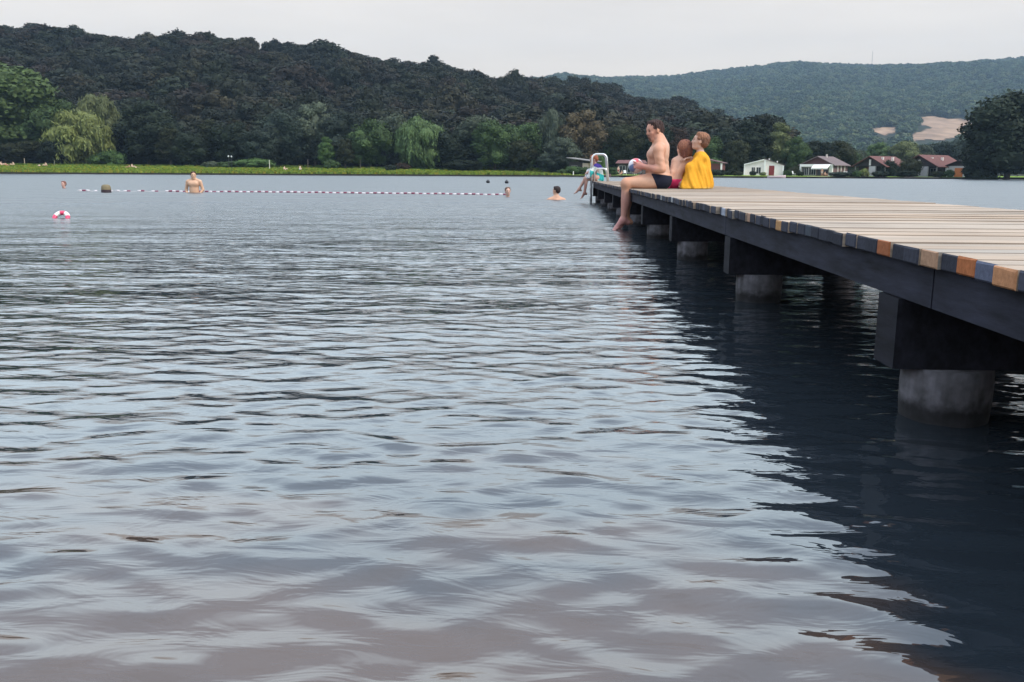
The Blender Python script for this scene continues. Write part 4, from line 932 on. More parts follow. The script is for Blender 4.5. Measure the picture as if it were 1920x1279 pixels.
SHR = [(1385, 322, 20, 'dkolive', 'low olive shrub at the white cottage\'s left corner', 180), (1478, 320, 22, 'mid', 'bushy green shrub between the white cottage and the lone garden chair', 184), (1757, 321, 26, 'dkolive', 'low shrub before the largest red-roofed cottage', 180), (1780, 319, 22, 'mid', 'green bush left of the orange door', 181), (1818, 312, 26, 'dark', 'dark bush right of the orange door', 180), (1500, 322, 14, 'dark', 'small dark plant at the left pillar of the awning cottage', 181), (207, 283, 70, 'leafy', 'light green bush under the yellow willow', 196), (478, 299, 80, 'leafy', 'long light green shrub bank by the white post', 193), (440, 303, 60, 'mid', 'low shrub at the foot of the white lamps', 192), (395, 303, 35, 'grey', 'small grey shrub left of the two lamps', 193),
       (503, 326.5, 9, 'dark', 'tiny dark plant at the water\'s edge', 167, .2), (733, 309, 24, 'dark', 'small dark round bush on the meadow', 185), (755, 306, 30, 'rust', 'brownish low shrub beside the dark round bush', 193), (622, 301, 30, 'mid', 'small green shrub at the base of the slim light tree', 192),
       (1075, 312, 34, 'leafy', 'green hedge bush in front of the flat-roofed hut', 181), (1100, 314, 34, 'mid', 'round bush left of the bathing ladder', 181), (1055, 318, 22, 'mid', 'low bush at the end of the meadow', 180), (1147, 314, 26, 'mid', 'bush between the ladder and the ball', 181), (1128, 292, 30, 'leafy', 'light bush over the ladder\'s arch', 192),
       (1338, 299, 34, 'leafy', 'leafy bush over the half-hidden cottage wall', 192), (1345, 318, 32, 'dark', 'dark hedge bush right of the yellow towel', 179), (1372, 318, 26, 'dark', 'low dark hedge left of the white cottage', 186), (1488, 314, 24, 'dkolive', 'dusky shrub right of the white cottage', 188), (1412, 321, 14, 'dark', 'small plant below the white cottage\'s windows', 181), (1430, 323, 14, 'paleolive', 'pale plant at the white cottage\'s corner', 181), 
       (1573, 323, 45, 'blue', 'low dark hedge at the right of the awning cottage', 178), (1600, 318, 26, 'blue', 'bluish shrub left of the yellow-green bush', 178), (1620, 317, 22, 'yellow', 'yellow-green rounded bush before the dark cottage', 178), (1607, 321, 18, 'leafy', 'small green bush left of the yellow-green one', 177), (1650, 321, 34, 'dark', 'low dark hedge before the dark cottage', 178), (1668, 302, 34, 'dark', 'tall dark bush against the dark cottage', 185), (1705, 300, 44, 'dkolive', 'large dusky bush between the two red-roofed cottages', 184), (1700, 320, 40, 'dark', 'long low hedge below the large dusky bush', 179), (1848, 318, 50, 'dark', 'dark waterside shrub under the huge tree', 172)]
for s_ in SHR: tree(s_[0], s_[1], s_[2], 'shrub', s_[3], s_[4], s_[5], group='shrubs along the far shore', base=s_[6] if len(s_) > 6 else None)

# ------------------------------------------------------------------ woods on the hills (uncountable): scattered crowns
def scatter(name, P, rot, scl, var, templates, label):
    c = bpy.data.collections.new(name + '_crowns')
    for i, me in enumerate(templates):
        o = bpy.data.objects.new('%s_%02d' % (name, i), me); c.objects.link(o)
    me = bpy.data.meshes.new(name); me.vertices.add(len(P)); me.vertices.foreach_set('co', np.asarray(P, np.float32).ravel())
    a = me.attributes.new('rot', 'FLOAT', 'POINT'); a.data.foreach_set('value', np.asarray(rot, np.float32))
    a = me.attributes.new('scl', 'FLOAT_VECTOR', 'POINT'); a.data.foreach_set('vector', np.asarray(scl, np.float32).ravel())
    a = me.attributes.new('var', 'INT', 'POINT'); a.data.foreach_set('value', np.asarray(var, np.int32))
    o = obj(name, me); g = bpy.data.node_groups.new(name, 'GeometryNodeTree')
    g.interface.new_socket('Geometry', in_out='INPUT', socket_type='NodeSocketGeometry'); g.interface.new_socket('Geometry', in_out='OUTPUT', socket_type='NodeSocketGeometry')
    gi = g.nodes.new('NodeGroupInput'); go = g.nodes.new('NodeGroupOutput'); ip = g.nodes.new('GeometryNodeInstanceOnPoints'); ci = g.nodes.new('GeometryNodeCollectionInfo')
    ci.inputs['Collection'].default_value = c; ci.inputs['Separate Children'].default_value = True; ci.inputs['Reset Children'].default_value = True
    def na_(nm, ty):
        n = g.nodes.new('GeometryNodeInputNamedAttribute'); n.data_type = ty; n.inputs['Name'].default_value = nm; return n
    nr_ = na_('rot', 'FLOAT'); ns_ = na_('scl', 'FLOAT_VECTOR'); nv_ = na_('var', 'INT'); cx = g.nodes.new('ShaderNodeCombineXYZ')
    l = g.links.new
    l(gi.outputs[0], ip.inputs['Points']); l(ci.outputs[0], ip.inputs['Instance']); ip.inputs['Pick Instance'].default_value = True
    l(nv_.outputs['Attribute'], ip.inputs['Instance Index']); l(nr_.outputs['Attribute'], cx.inputs[2]); l(cx.outputs[0], ip.inputs['Rotation']); l(ns_.outputs['Attribute'], ip.inputs['Scale'])
    l(ip.outputs[0], go.inputs[0]); md = o.modifiers.new('scatter', 'NODES'); md.node_group = g
    tag(o, label, 'woodland', None, 'stuff'); return o
rg = np.random.default_rng(77)
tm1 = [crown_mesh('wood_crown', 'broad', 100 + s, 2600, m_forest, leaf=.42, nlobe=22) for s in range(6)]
tm2 = [crown_mesh('far_crown', 'broad', 120 + s, 420, m_far, leaf=.95, nlobe=12) for s in range(4)]
def jgrid(x0, x1, y0, y1, st):
    x, y = np.meshgrid(np.arange(x0, x1, st), np.arange(y0, y1, st), indexing='ij'); x = x.ravel(); y = y.ravel()
    return x + rg.uniform(-.48, .48, len(x)) * st, y + rg.uniform(-.48, .48, len(y)) * st
x, y = jgrid(-480, 230, 207, 500, 7.6); t_ = x / y; zlh = np.maximum(.70 + np.interp(t_, tl, zl) * YL - 14, 0)
k = (t_ > -1.05) & (zlh > 1.5) & (y > 207 + np.clip(-(x + 0) * 0, 0, 0)); x, y = x[k], y[k]
hs_ = rg.uniform(8, 13, len(x)) * (.8 + .35 * vn1(x / 30, y / 30)); wd = rg.uniform(4.2, 8.2, len(x)) * (hs_ / 11) ** .5; hs_ *= np.where(rg.random(len(x)) < .10, 1.28, 1)
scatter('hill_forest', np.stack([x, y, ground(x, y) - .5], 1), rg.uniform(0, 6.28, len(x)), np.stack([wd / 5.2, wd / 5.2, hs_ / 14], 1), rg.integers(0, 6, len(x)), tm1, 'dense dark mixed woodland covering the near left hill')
print('near wood', len(x))
x, y = jgrid(150, 520, 290, 640, 9.0); t_ = x / y; zlh = np.maximum(.70 + np.interp(t_, tl, zl) * YL - 14, 0)
k = (zlh <= 1.5) & (t_ < .95) & (t_ > .2) & ((y > 330) | (vn1(x / 20, y / 20) > .3)); x, y = x[k], y[k]
x2, y2 = jgrid(-230, 2000, 640, 2240, 12.5); t2 = x2 / y2; k = (t2 > -.12) & (t2 < .95); x2, y2 = x2[k], y2[k]
x = np.concatenate([x, x2]); y = np.concatenate([y, y2]); z = ground(x, y); h_ = rg.uniform(9, 15, len(x)) * (.8 + .3 * vn2(x / 50, y / 50)) * np.where(y < 640, .72, 1.1)
bad = np.zeros(len(x), bool)
for f in (0, .25, .5, .75, 1.0, 1.15):
    a_, b_ = proj(np.stack([x, y, z + h_ * f], -1))
    for pl in (PA, PB): bad |= inside(a_, b_, pl)
bad &= ~((rg.random(len(x)) < .03)); k = ~bad; x, y, z, h_ = x[k], y[k], z[k], h_[k]
wd = rg.uniform(4.2, 6.6, len(x)) * np.where(y > 640, 1.35, 1)
scatter('far_forest', np.stack([x, y, z - .5], 1), rg.uniform(0, 6.28, len(x)), np.stack([wd / 5.2, wd / 5.2, h_ / 14], 1), rg.integers(0, 4, len(x)), tm2, 'bluish wooded slope of the long hill across the valley')
print('far wood', len(x))
# mast on the ridge
xm = at(1635, 115, 2090).x; zb = float(ground(xm, 2090)); zt = topz(1635, 94, 2090)
mm_ = empty('radio_mast', (xm, 2090, zb), 0, 'thin radio mast on the ridge of the far hill', 'mast')
mb = MB(); mb.col = (.16, .16, .17); hm = zt - zb
for sx, sy in ((-1, -1), (1, -1), (0, 1)): mb.tube([(sx * .55, sy * .55, 0), (sx * .3, sy * .3, hm * .93)], .12, 6)
for i in range(12):
    z1 = hm * .93 * i / 12; z2 = hm * .93 * (i + 1) / 12; f = .5 - .2 * i / 12
    mb.tube([(-f, -f, z1), (f, -f, z2)], .06, 4); mb.tube([(f, -f, z1), (0, f, z2)], .06, 4)
mb.build('lattice', m_paint, mm_); mb = MB(); mb.col = (.2, .2, .2); mb.tube([(0, 0, hm * .9), (0, 0, hm)], .13, 6); mb.build('aerial', m_paint, mm_)

# ------------------------------------------------------------------ meadow grass tufts along the bank (uncountable)
n = 26000; t_ = rg.uniform(-.80, .02, n); s = rg.uniform(0, 1, n) ** 1.2 * 36 + .4; x = t_ * (170 + s); y = yshore(x) + s; z = ground(x, y)
k = rg.uniform(.10, .26, n) * np.where(s < 1.5, 1.4, 1) * np.where(s > 27, 2.0, 1)
a = rg.uniform(0, math.pi, n); dx = np.cos(a) * k * .9; dy = np.sin(a) * k * .9
V = np.stack([np.stack([x - dx, y - dy, z - .03], -1), np.stack([x + dx, y + dy, z - .03], -1), np.stack([x + dx * 1.2, y + dy * .8 + .05, z + k], -1), np.stack([x - dx * .7, y - dy * 1.2, z + k * 1.15], -1)], 1).reshape(-1, 3)
c = np.array([.135, .190, .032])[None] * (1 + rg.normal(0, .16, (n, 1))) + np.array([.09, .03, 0])[None] * (rg.random((n, 1)) < .22) + 0.10 * fbm(x * .08, y * .3, 3)[:, None] * np.array([[1, .9, .1]])
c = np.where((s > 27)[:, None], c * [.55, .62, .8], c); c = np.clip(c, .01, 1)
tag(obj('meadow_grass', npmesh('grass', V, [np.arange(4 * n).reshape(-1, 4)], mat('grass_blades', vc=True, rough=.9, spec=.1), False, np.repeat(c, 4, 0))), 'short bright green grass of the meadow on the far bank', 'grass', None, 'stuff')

# ------------------------------------------------------------------ cottages
def placed(px, Y, dz=0):
    x = at(px, 325, Y).x; return (x, Y, float(ground(x, Y)) + dz)
WHITE = (.78, .71, .68); DARKW = (.045, .032, .032); RED = (.15, .065, .058)
def face_yaw(px, Y, extra): return -math.atan2(at(px, 325, Y).x, Y) + R(extra)
def window(par, x, z, w_, h_, y=0.0, side=None, frame=(.6, .58, .56), bars=1):
    f = MB(); f.col = frame; t = .06
    for (a, b, c, d) in ((x - w_ / 2, z, x - w_ / 2 + t, z + h_), (x + w_ / 2 - t, z, x + w_ / 2, z + h_), (x - w_ / 2 + t, z, x + w_ / 2 - t, z + t), (x - w_ / 2 + t, z + h_ - t, x + w_ / 2 - t, z + h_)): f.box((a, y - .05, b), (c, y - .003, d))
    for i in range(bars): xx = x - w_ / 2 + w_ * (i + 1) / (bars + 1); f.box((xx - .025, y - .045, z + t), (xx + .025, y - .004, z + h_ - t))
    o = f.build('window', m_paint, par); g = MB(); g.box((x - w_ / 2 + t, y - .025, z + t), (x + w_ / 2 - t, y - .006, z + h_ - t)); g.build('pane', m_glass, o)
def door(par, x, z, w_, h_, col, y=0.0):
    d = MB(); d.col = col; d.box((x - w_ / 2, y - .06, z), (x + w_ / 2, y - .003, z + h_)); o = d.build('door', m_paint, par)
    h = MB(); h.box((x + w_ / 2 - .14, y - .1, z + 1.0), (x + w_ / 2 - .08, y - .062, z + 1.06)); h.build('handle', m_steel, o)
def cottage(px, Y, w_, d_, eave_l, eave_r, peak, pkx, yaw, label, wall=WHITE, gable=None, roof=RED, porch=0.0, over=.35, rise=0.0, wallz=None):
    """front faces local -Y; the ridge runs front to back at local x = pkx"""
    g = empty('cottage', placed(px, Y, -.05), yaw, label, 'cottage', 'lakeside cottages'); hw = w_ / 2
    b = MB(); b.col = wall; zt = wallz or min(eave_l, eave_r)
    bot = [(-hw, porch, 0), (hw, porch, 0), (hw, d_, 0), (-hw, d_, 0)]; zr2 = [eave_l, eave_r, eave_r, eave_l]
    out5 = lambda y: [(-hw, y, 0), (hw, y, 0), (hw, y, eave_r), (pkx, y, peak), (-hw, y, eave_l)]
    if gable is None: b.poly(out5(porch), out5(d_)); b.build('wall', m_wall, g)
    else:
        b.box((-hw, porch, 0), (hw, d_, zt)); b.build('wall', m_wall, g)
        q = MB(); q.col = gable; P = lambda y: [(-hw + .01, y, zt + .002), (hw - .01, y, zt + .002), (hw - .01, y, max(eave_r, zt + .05)), (pkx, y, peak), (-hw + .01, y, max(eave_l, zt + .05))]
        q.poly(P(porch - .04 if porch == 0 else porch * .15), P(d_ - .02)); q.build('gable', m_paint, g)
    r_ = MB(); r_.col = roof; th_ = .14
    for sgn, ex, ez in ((-1, -hw, eave_l), (1, hw, eave_r)):
        sl = (peak - ez) / abs(ex - pkx); xo = ex + sgn * over; zo = ez - sl * over
        y0, y1 = -over, d_ + over
        A_ = [(pkx, y0, peak + .02), (xo, y0, zo + .02), (xo, y1, zo + .02), (pkx, y1, peak + .02)]; B_ = [(a, b_, c + th_) for a, b_, c in A_]
        r_.poly(A_, B_)
    r_.build('roof', m_roof, g)
    return g
# white cottage
Yh = 186
g = cottage(1432, Yh, 7.7, 6.5, 2.15, 2.05, 3.25, .15, face_yaw(1432, Yh, 0), 'white cottage with a low two-sided roof, two dark windows and a red door', roof=(.16, .12, .12), over=.22)
b = MB(); b.col = (.80, .79, .77); b.box((-.02, -.30, 0), (.30, -.003, 3.1)); b.build('wall_fin', m_wall, g)
b = MB(); b.col = (.82, .81, .79); b.poly([(-4.0, -.30, 2.10), (-.03, -.30, 3.12), (-.03, -.30, 3.33), (-4.0, -.30, 2.30)], [(-4.0, -.235, 2.10), (-.03, -.235, 3.12), (-.03, -.235, 3.33), (-4.0, -.235, 2.30)]); b.build('fascia', m_paint, g)
b = MB(); b.col = (.80, .79, .77); b.box((-3.98, -.25, 0), (-3.75, -.003, 2.08)); b.build('corner_post', m_paint, g)
b = MB(); b.col = (.80, .79, .77); b.box((3.62, -.25, 0), (3.88, -.003, 1.98)); b.build('corner_post', m_paint, g)
window(g, -2.1, .55, .75, 1.15); window(g, -1.05, .35, .95, 1.35); door(g, 1.5, .05, 1.05, 1.95, (.20, .035, .035))
for x in (.95, 2.55): b = MB(); b.col = (.6, .58, .56); b.tube([(x, 3, 2.4), (x, 3, 3.5 if x < 1 else 3.0)], .14, 8); b.build('chimney', m_wall, g)
# cottage with awning
g = cottage(1531, Yh, 6.9, 7.0, 2.25, 2.25, 3.85, .1, face_yaw(1531, Yh, -24), 'dark-gabled cottage with a white framed front and a pulled-out white awning', wall=(.16, .10, .10), gable=(.075, .035, .035), roof=(.15, .115, .115), over=.5)
b = MB(); b.col = (.80, .78, .75)
b.box((-3.45, -.55, 0), (-3.15, -.045, 2.35)); b.build('pillar', m_wall, g)
b = MB(); b.col = (.80, .78, .75); b.box((2.75, -.55, 0), (3.45, -.045, 2.35)); b.build('pillar', m_wall, g)
b = MB(); b.col = (.82, .79, .75); b.box((-3.15, -.56, 1.85), (2.75, -.045, 2.36)); b.build('front_beam', m_wall, g)
b = MB(); b.col = (.80, .76, .72); b.poly([(-.4, -.57, 2.30), (3.1, -.57, 2.30), (3.1, -1.9, 1.55), (-.4, -1.9, 1.55)], [(-.4, -.57, 2.34), (3.1, -.57, 2.34), (3.1, -1.9, 1.60), (-.4, -1.9, 1.60)]); b.box((-.4, -1.93, 1.36), (3.1, -1.905, 1.6)); b.build('awning', m_cloth, g)
window(g, -2.35, .15, 1.2, 1.6, -.002, bars=2); window(g, -.9, .15, 1.5, 1.6, -.002, bars=2); window(g, 1.2, .15, 2.2, 1.6, -.002, bars=1, frame=(.12, .08, .08))
b = MB(); b.col = (.55, .5, .46); b.tube([(.5, 3.2, 3.5), (.5, 3.2, 4.4)], .2, 8); b.build('chimney', m_wall, g)
for yy in (1.8, 3.4, 5.2): b = MB(); b.col = (.66, .60, .58); b.box((3.46, yy, 0), (3.60, yy + .3, 2.1)); b.build('side_post', m_paint, g)
# dark cottages with deep porches and red roofs
def porch_house(px, w_, d_, peak, label, Y, ey=-34, panel=(-.2, 1.3), redr=(.14, .062, .056)):
    g = cottage(px, Y, w_, d_, 2.1, 2.1, peak, 0, face_yaw(px, Y, ey), label, wall=(.05, .04, .042), gable=(.035, .03, .032), roof=redr, porch=1.6, over=.55, wallz=2.05)
    b = MB(); b.col = (.40, .38, .40); b.box((panel[0], .0, 0), (panel[1], .35, 2.04)); b.build('wall_panel', m_wall, g)
    b = MB(); b.col = (.62, .60, .58); b.box((-.25, -.02, 2.2), (.12, .2, 3.4)); b.build('gable_window', m_wall, g)
    for x in (-w_ / 2 + .1, w_ / 2 - .25): b = MB(); b.col = (.30, .27, .26); b.box((x, .02, 0), (x + .16, .18, 2.04)); b.build('porch_post', m_paint, g)
    door(g, -1.6, .05, .95, 1.9, (.12, .03, .03), 1.597); window(g, 2.2, .7, 1.3, 1.0, 1.597, bars=1, frame=(.4, .4, .4))
    for x, y in ((1.3, 2.2), (2.0, 4.6)): b = MB(); b.col = (.66, .6, .56); b.box((x - .2, y - .2, 2.6), (x + .2, y + .2, 3.9)); b.build('chimney', m_wall, g)
    return g
porch_house(1630, 7.2, 8.0, 3.95, 'dark timber cottage with a small red roof behind the yellow-green bush', 187)
porch_house(1722, 8.2, 9.0, 4.25, 'dark cottage with the largest red roof and a grey wall panel', 187, panel=(-.1, 2.0))
g = cottage(1796, 184, 4.6, 5.0, 2.2, 2.2, 3.2, 0, face_yaw(1796, 184, -8), 'small dark-roofed cottage with an orange door next to the huge tree', wall=(.52, .50, .50), gable=(.05, .04, .045), roof=(.055, .045, .05), over=.5)
door(g, .1, .05, 1.5, 1.75, (.60, .20, .07)); b = MB(); b.col = (.74, .73, .72); b.box((-2.25, -.6, 0), (-1.85, -.003, 1.9)); b.build('buttress', m_wall, g); b = MB(); b.col = (.76, .75, .74); b.box((1.1, -.7, 0), (1.5, -.003, 2.4)); b.build('buttress', m_wall, g)
# flat roofed hut left of the ladder
g = empty('hut', placed(1087, 187, -.05), face_yaw(1087, 187, -20), 'small hut under a tilted pale flat roof, left of the bathing ladder', 'hut', 'lakeside cottages')
b = MB(); b.col = (.035, .03, .035); b.box((-2.4, 0, 0), (.6, 3.5, 2.5)); b.build('timber_wall', m_paint, g)
b = MB(); b.col = (.50, .40, .36); b.box((.602, -.05, 0), (1.9, 3.5, 2.3)); b.build('wall', m_wall, g)
b = MB(); b.col = (.24, .23, .23); b.poly([(-2.6, -1.2, 3.30), (3.4, -1.2, 2.55), (3.4, 4.0, 2.6), (-2.6, 4.0, 3.35)], [(-2.6, -1.2, 3.44), (3.4, -1.2, 2.69), (3.4, 4.0, 2.74), (-2.6, 4.0, 3.49)]); b.build('roof', m_paint, g)
b = MB(); b.col = (.5, .47, .44); b.box((3.0, -.95, 0), (3.15, -.8, 2.52)); b.build('post', m_paint, g); window(g, -1.2, .8, 1.3, 1.0, frame=(.3, .28, .28))
g = empty('hut', placed(1181, 188, -.05), face_yaw(1181, 188, -10), 'low dark hut with a glazed front behind the red and white ball', 'hut', 'lakeside cottages')
b = MB(); b.col = (.07, .055, .06); b.box((-2.6, 0, 0), (2.6, 4, 2.3)); b.build('wall', m_paint, g)
b = MB(); b.col = (.16, .08, .08); b.poly([(-3.0, -.8, 2.32), (3.0, -.8, 2.32), (3.0, 4.4, 2.32), (-3.0, 4.4, 2.32)], [(-2.6, .3, 3.0), (2.6, .3, 3.0), (2.6, 3.6, 3.0), (-2.6, 3.6, 3.0)]); b.build('roof', m_roof, g)
for x in (-1.6, .1, 1.7): window(g, x, .35, 1.3, 1.5, frame=(.5, .5, .52))
g = empty('hut', placed(1337, 186, -.05), face_yaw(1337, 186, -15), 'reddish hut wall with a white corner post right of the yellow towel', 'hut', 'lakeside cottages')
b = MB(); b.col = (.13, .05, .045); b.box((-1.9, 0, 0), (1.5, 3.6, 2.4)); b.build('wall', m_paint, g)
b = MB(); b.col = (.78, .76, .74); b.box((1.502, -.2, 0), (1.78, .15, 2.5)); b.build('corner_post', m_paint, g)
b = MB(); b.col = (.12, .07, .07); b.poly([(-2.3, -.5, 3.35), (1.9, -.5, 2.42), (1.9, 4, 2.42), (-2.3, 4, 3.35)], [(-2.3, -.5, 3.5), (1.9, -.5, 2.57), (1.9, 4, 2.57), (-2.3, 4, 3.5)]); b.build('roof', m_roof, g)

# ------------------------------------------------------------------ landing stages, boats and garden things on the right shore
def stage(px, wpx, label, col=(.20, .15, .12), z=.34, dep=2.0):
    x = at(px, 325, 173).x; ys = float(yshore(x)); w_ = wpx / 9.4
    g = empty('landing_stage', (x, ys - dep + .4, 0), 0, label, 'landing stage', 'landing stages on the far shore')
    b = MB(); b.col = col
    n = int(w_ / .2)
    for i in range(n): b.box((-w_ / 2 + i * .2, 0, z - .06), (-w_ / 2 + i * .2 + .185, dep, z))
    b.build('planking', m_beam, g)
    for x_ in (-w_ / 2 + .15, w_ / 2 - .25):
        for y_ in (.05, dep - .3): b = MB(); b.col = (.05, .04, .04); b.tube([(x_, y_, -.5), (x_, y_, z - .062)], .07, 8); b.build('post', m_beam, g)
stage(1398, 24, 'dark landing stage below the white cottage\'s windows'); stage(1538, 36, 'pale landing stage below the awning cottage', (.50, .40, .34)); stage(1745, 60, 'long pale landing stage below the largest red roof', (.45, .38, .34))
stage(1800, 40, 'dark landing stage below the orange door', (.08, .07, .07)); stage(1645, 44, 'dark landing stage below the dark hedge', (.07, .06, .06)); stage(1180, 34, 'dark landing stage behind the red and white ball', (.08, .06, .06)); stage(1472, 30, 'low dark landing stage right of the white cottage', (.10, .08, .07), .22)
def boat(px, L_, col, label, yaw=0.1):
    x = at(px, 325, 172).x; ys = float(yshore(x)); g = empty('rowing_boat', (x, ys - 1.6, .0), yaw, label, 'boat', 'small boats on the far shore')
    V = []; n = 14; m = 9
    for i in range(n + 1):
        u = i / n; xx = (u - .5) * L_; w_ = .62 * (math.sin(math.pi * min(1, u * .9 + .12)) ** .6) * (1 - max(0, u - .8) * 4.2 if u > .8 else 1); sh = .42 + .18 * u ** 3
        for k in range(m):
            a = math.pi * k / (m - 1); V.append((xx, -w_ * math.cos(a), sh - (sh + .12) * math.sin(a) ** .7))
    Q = [[i * m + k, (i + 1) * m + k, (i + 1) * m + k + 1, i * m + k + 1] for i in range(n) for k in range(m - 1)]
    T3 = [[0, k, k + 1] for k in range(1, m - 1)]
    me = npmesh('hull', V, [np.array(Q), np.array(T3)], m_paint, True, np.array([col] * len(V))); o = obj('hull', me, g)
    s = o.modifiers.new('thick', 'SOLIDIFY'); s.thickness = .04
    for u in (-.15, .2): b = MB(); b.col = (.4, .3, .22); b.box((u * L_ - .12, -.50, .26), (u * L_ + .12, .50, .30)); b.build('thwart', m_paint, g)
boat(1458, 3.4, (.50, .40, .42), 'pinkish rowing boat moored below the red door'); boat(1133, 3.0, (.10, .06, .06), 'dark rowing boat behind the ladder', .0)
def chair(px, Y, col, label, yaw):
    g = empty('garden_chair', placed(px, Y), yaw, label, 'chair', 'white garden chairs'); b = MB(); b.col = col; b.box((-.27, -.25, .38), (.27, .25, .43)); b.build('seat', m_plastic, g)
    b = MB(); b.col = col; b.box((-.27, .22, .43), (.27, .26, .95), rotx(R(-14)), (0, .24, .43)); b.build('backrest', m_plastic, g)
    for sx in (-.24, .24):
        for sy in (-.22, .22): b = MB(); b.col = col; b.tube([(sx, sy, -.05), (sx, sy, .379)], .025, 6); b.build('leg', m_plastic, g)
for px, lab in ((1581, 'white garden chair beside the awning cottage, the left of two'), (1590, 'white garden chair beside the awning cottage, the right of two'), (1489, 'single white garden chair on the lawn between the cottages'), (1172, 'white garden chair left of the glazed hut'), (1190, 'white garden chair in front of the glazed hut')):
    chair(px, 181, (.72, .72, .72), lab, R(20) + px * .3)
g = empty('garden_table', placed(1650, 180), .2, 'white garden table on the lawn of the dark timber cottage', 'table'); b = MB(); b.col = (.7, .7, .7); b.box((-1.0, -.4, .68), (1.0, .4, .73)); b.build('tabletop', m_plastic, g)
for sx in (-.9, .9): 
    for sy in (-.3, .3): b = MB(); b.col = (.6, .6, .6); b.tube([(sx, sy, -.05), (sx, sy, .679)], .03, 6); b.build('leg', m_plastic, g)
# posts and lamps on the meadow
def post(px, top, Y, r_, col, label, cat='post', name='wooden_post', head=None):
    p = placed(px, Y); h_ = topz(px, top, Y) - p[2]; 
    if head:
        g = empty(name, p, 0, label, cat); b = MB(); b.col = col; b.tube([(0, 0, -.2), (0, 0, h_ - .28)], r_, 8); b.build('pole', m_paint, g)
        b = MB(); b.col = head; b.ball((0, 0, h_ - .14), (.17, .17, .2), 12, 8); b.build('lamp_shade', m_paint, g)
    else: b = MB(); b.col = col; b.tube([(0, 0, -.2), (0, 0, h_)], [r_ * 1.15, r_ * .9], 8); tag(b.build(name, m_paint, None, False, p), label, cat)
post(430, 292, 188, .05, (.05, .05, .06), 'park lamp with a pale round head, left of the two', 'lamp', 'park_lamp', (.6, .62, .64)); post(435.5, 292.5, 189, .05, (.05, .05, .06), 'park lamp with a pale round head, right of the two', 'lamp', 'park_lamp', (.5, .52, .55))
post(48, 297, 183, .07, (.40, .33, .25), 'tan post between the two left groups of sunbathers'); post(104, 300, 184, .05, (.20, .19, .14), 'thin grey stake right of the second group of sunbathers'); post(506, 300, 186, .09, (.50, .48, .44), 'pale post at the right end of the shrub bank'); post(578, 299, 188, .06, (.14, .11, .10), 'dark stake topped by a twig right of the lone sitter')
post(1075, 321, 178.5, .10, (.72, .70, .68), 'short white post at the water\'s edge below the flat-roofed hut'); post(676, 299, 189, .05, (.10, .09, .08), 'thin dark stake in the middle of the meadow')
# ------------------------------------------------------------------ people on the far meadow
def pose(kind):
    if kind == 'lying': P = [ell((-.65, 0, .14), (.10, .09, .11), .03), cap((-.48, 0, .13), (.0, 0, .12), .15, .14, .05), cap((.0, -.09, .12), (.38, -.11, .50), .09, .07, .04), cap((.38, -.11, .50), (.66, -.11, .06), .06, .045, .03), cap((.0, .09, .12), (.34, .12, .52), .09, .07, .04), cap((.34, .12, .52), (.60, .12, .06), .06, .045, .03), cap((-.42, -.18, .13), (-.1, -.28, .05), .05, .04, .03), cap((-.42, .18, .13), (-.1, .28, .05), .05, .04, .03)]
    elif kind == 'prone': P = [ell((-.62, 0, .22), (.10, .09, .11), .03), cap((-.42, 0, .19), (.0, 0, .13), .15, .14, .05), cap((.0, -.09, .12), (.45, -.10, .08), .09, .065, .04), cap((.45, -.1, .08), (.85, -.1, .05), .06, .04, .03), cap((.0, .09, .12), (.45, .10, .08), .09, .065, .04), cap((.45, .1, .08), (.85, .1, .05), .06, .04, .03), cap((-.42, -.18, .19), (-.55, -.2, .03), .05, .04, .03), cap((-.42, .18, .19), (-.55, .2, .03), .05, .04, .03)]
    elif kind == 'sitting': P = [ell((-.12, 0, .78), (.10, .085, .12), .03), cap((-.2, 0, .58), (-.05, 0, .13), .14, .15, .05), cap((-.02, -.1, .12), (.36, -.11, .42), .09, .065, .04), cap((.36, -.11, .42), (.60, -.11, .05), .06, .045, .03), cap((-.02, .1, .12), (.36, .11, .42), .09, .065, .04), cap((.36, .11, .42), (.60, .11, .05), .06, .045, .03), cap((-.2, -.2, .58), (-.42, -.24, .04), .05, .04, .03), cap((-.2, .2, .58), (.2, .18, .42), .05, .04, .03)]
    elif kind == 'crouch': P = [ell((.05, 0, .92), (.10, .085, .12), .03), cap((.0, 0, .74), (-.1, 0, .32), .14, .14, .05), cap((-.08, -.1, .3), (.3, -.1, .40), .09, .07, .04), cap((.3, -.1, .40), (.12, -.1, .05), .065, .045, .03), cap((-.08, .1, .3), (.3, .1, .40), .09, .07, .04), cap((.3, .1, .40), (.12, .1, .05), .065, .045, .03), cap((.0, .18, .7), (.25, .15, .42), .05, .04, .03), cap((.0, -.18, .7), (.25, -.15, .42), .05, .04, .03)]
    else: P = [ell((0, 0, 1.60), (.10, .085, .12), .03), cap((0, 0, 1.36), (0, 0, .92), .15, .14, .05), cap((0, 0, 1.4), (0, 0, 1.52), .06, .055, .03), cap((0, -.1, .9), (.02, -.11, .48), .09, .065, .03), cap((.02, -.11, .48), (-.02, -.11, .08), .06, .045, .03), cap((0, .1, .9), (.05, .11, .48), .09, .065, .03), cap((.05, .11, .48), (.0, .11, .08), .06, .045, .03), cap((0, -.2, 1.34), (.05, -.26, .85), .05, .035, .03), cap((0, .2, 1.34), (.1, .26, .88), .05, .035, .03), cap((0, -.11, .04), (.15, -.12, .03), .045, .035, .03), cap((0, .11, .04), (.15, .12, .03), .045, .035, .03)]
    return P
PM = {}
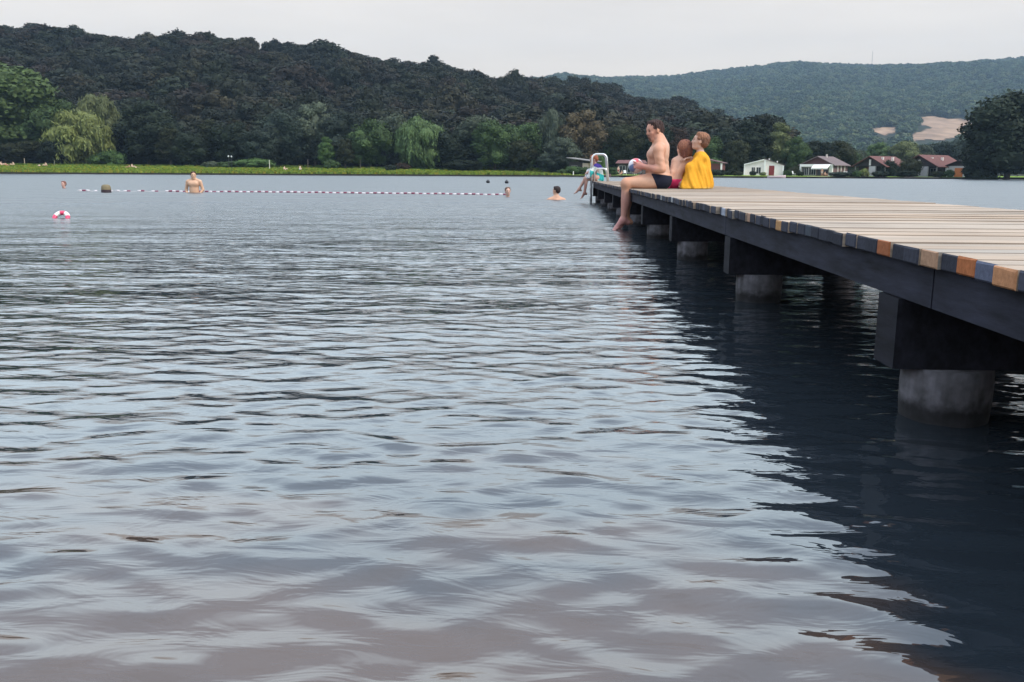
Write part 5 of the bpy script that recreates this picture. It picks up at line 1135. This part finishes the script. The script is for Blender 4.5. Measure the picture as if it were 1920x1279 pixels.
def far_person(px, Y, kind, yaw, sk, suit, label, hair=(.08, .05, .04), s=1.0):
    key = (kind, sk, suit)
    if key not in PM:
        P = pose(kind); hip = {'lying': (.0, 0, .12), 'prone': (.03, 0, .12), 'sitting': (-.04, 0, .12), 'crouch': (-.1, 0, .3), 'standing': (0, 0, .88)}[kind]; hd = P[0][1]
        PM[key] = (sdf_mesh('bather_' + kind, P, .028, m_skin, [], sk), sdf_mesh('suit_' + kind, P, .028, m_cloth, (), suit, lambda ax, F, h=hip: np.maximum(F - .02, np.linalg.norm(np.stack(np.meshgrid(*ax, indexing='ij'), -1) - np.array(h), axis=-1) - .20).astype(np.float32)),
                   sdf_mesh('hair_' + kind, [ell(hd + np.array([-.03, 0, .03]), (.10, .095, .11), .02)], .03, m_hair, (), hair))
    a, b, c = PM[key]; g = empty('person', placed(px, Y, -.02), yaw, label, 'person', 'people on the far meadow'); g.scale = (s, s, s)
    obj('body', a, g); obj('swimsuit', b, g); obj('hair', c, g)
SK = (.62, .43, .34); TN = (.45, .25, .17); RD = (.30, .04, .05); DK = (.03, .03, .04)
far_person(5, 180, 'sitting', R(10), SK, RD, 'sunbather sitting up at the left end of the meadow, left of three'); far_person(14, 180, 'lying', R(160), TN, RD, 'tanned sunbather lying with knees drawn up, middle of the left three'); far_person(25, 180.5, 'sitting', R(-170), SK, DK, 'sunbather sitting up facing left, right of the left three')
far_person(72, 181, 'prone', R(180), SK, DK, 'sunbather lying face down right of the tan post'); far_person(86, 181, 'sitting', R(185), SK, RD, 'pale sunbather propped up at the right of the second group')
far_person(240, 181, 'lying', R(0), TN, RD, 'reddish sunbather lying flat, left of the group under the dark tree'); far_person(250, 181.5, 'sitting', R(20), SK, DK, 'pale sunbather sitting in the group under the dark tree'); far_person(259, 180.5, 'prone', R(30), SK, DK, 'sunbather in black lying at the right of the group under the dark tree')
far_person(535, 181, 'sitting', R(5), SK, DK, 'lone sunbather with bent knees right of the shrub bank'); far_person(563, 182, 'crouch', R(60), SK, (.5, .5, .48), 'small pale figure crouching near the dark stake')
far_person(1159, 181, 'standing', R(-60), SK, RD, 'person standing on the far lawn left of the ball'); far_person(1548, 180, 'sitting', R(-60), TN, (.35, .10, .10), 'person sitting on the stage under the awning'); far_person(1541, 181, 'standing', R(-90), TN, (.6, .5, .45), 'person standing under the awning', s=.9)
far_person(1165, 180, 'sitting', R(-120), TN, DK, 'person sitting on the far lawn between the chairs')

# ------------------------------------------------------------------ summer haze

b = MB(); b.box((-3700, -2450, -2.2), (3600, 3000, 420)); hb = b.build('haze', None); hb.data.materials.clear()
m = bpy.data.materials.new('air'); m.use_nodes = True; t = m.node_tree; t.nodes.clear(); o_ = N(t, 'ShaderNodeOutputMaterial'); pv = N(t, 'ShaderNodeVolumePrincipled'); pv.inputs['Color'].default_value = (.52, .74, 1.0, 1); pv.inputs['Density'].default_value = .00014; pv.inputs['Anisotropy'].default_value = .1
t.links.new(pv.outputs[0], o_.inputs['Volume']); hb.data.materials.append(m); tag(hb, 'thin blue summer haze over the lake and hills', 'haze', None, 'stuff')
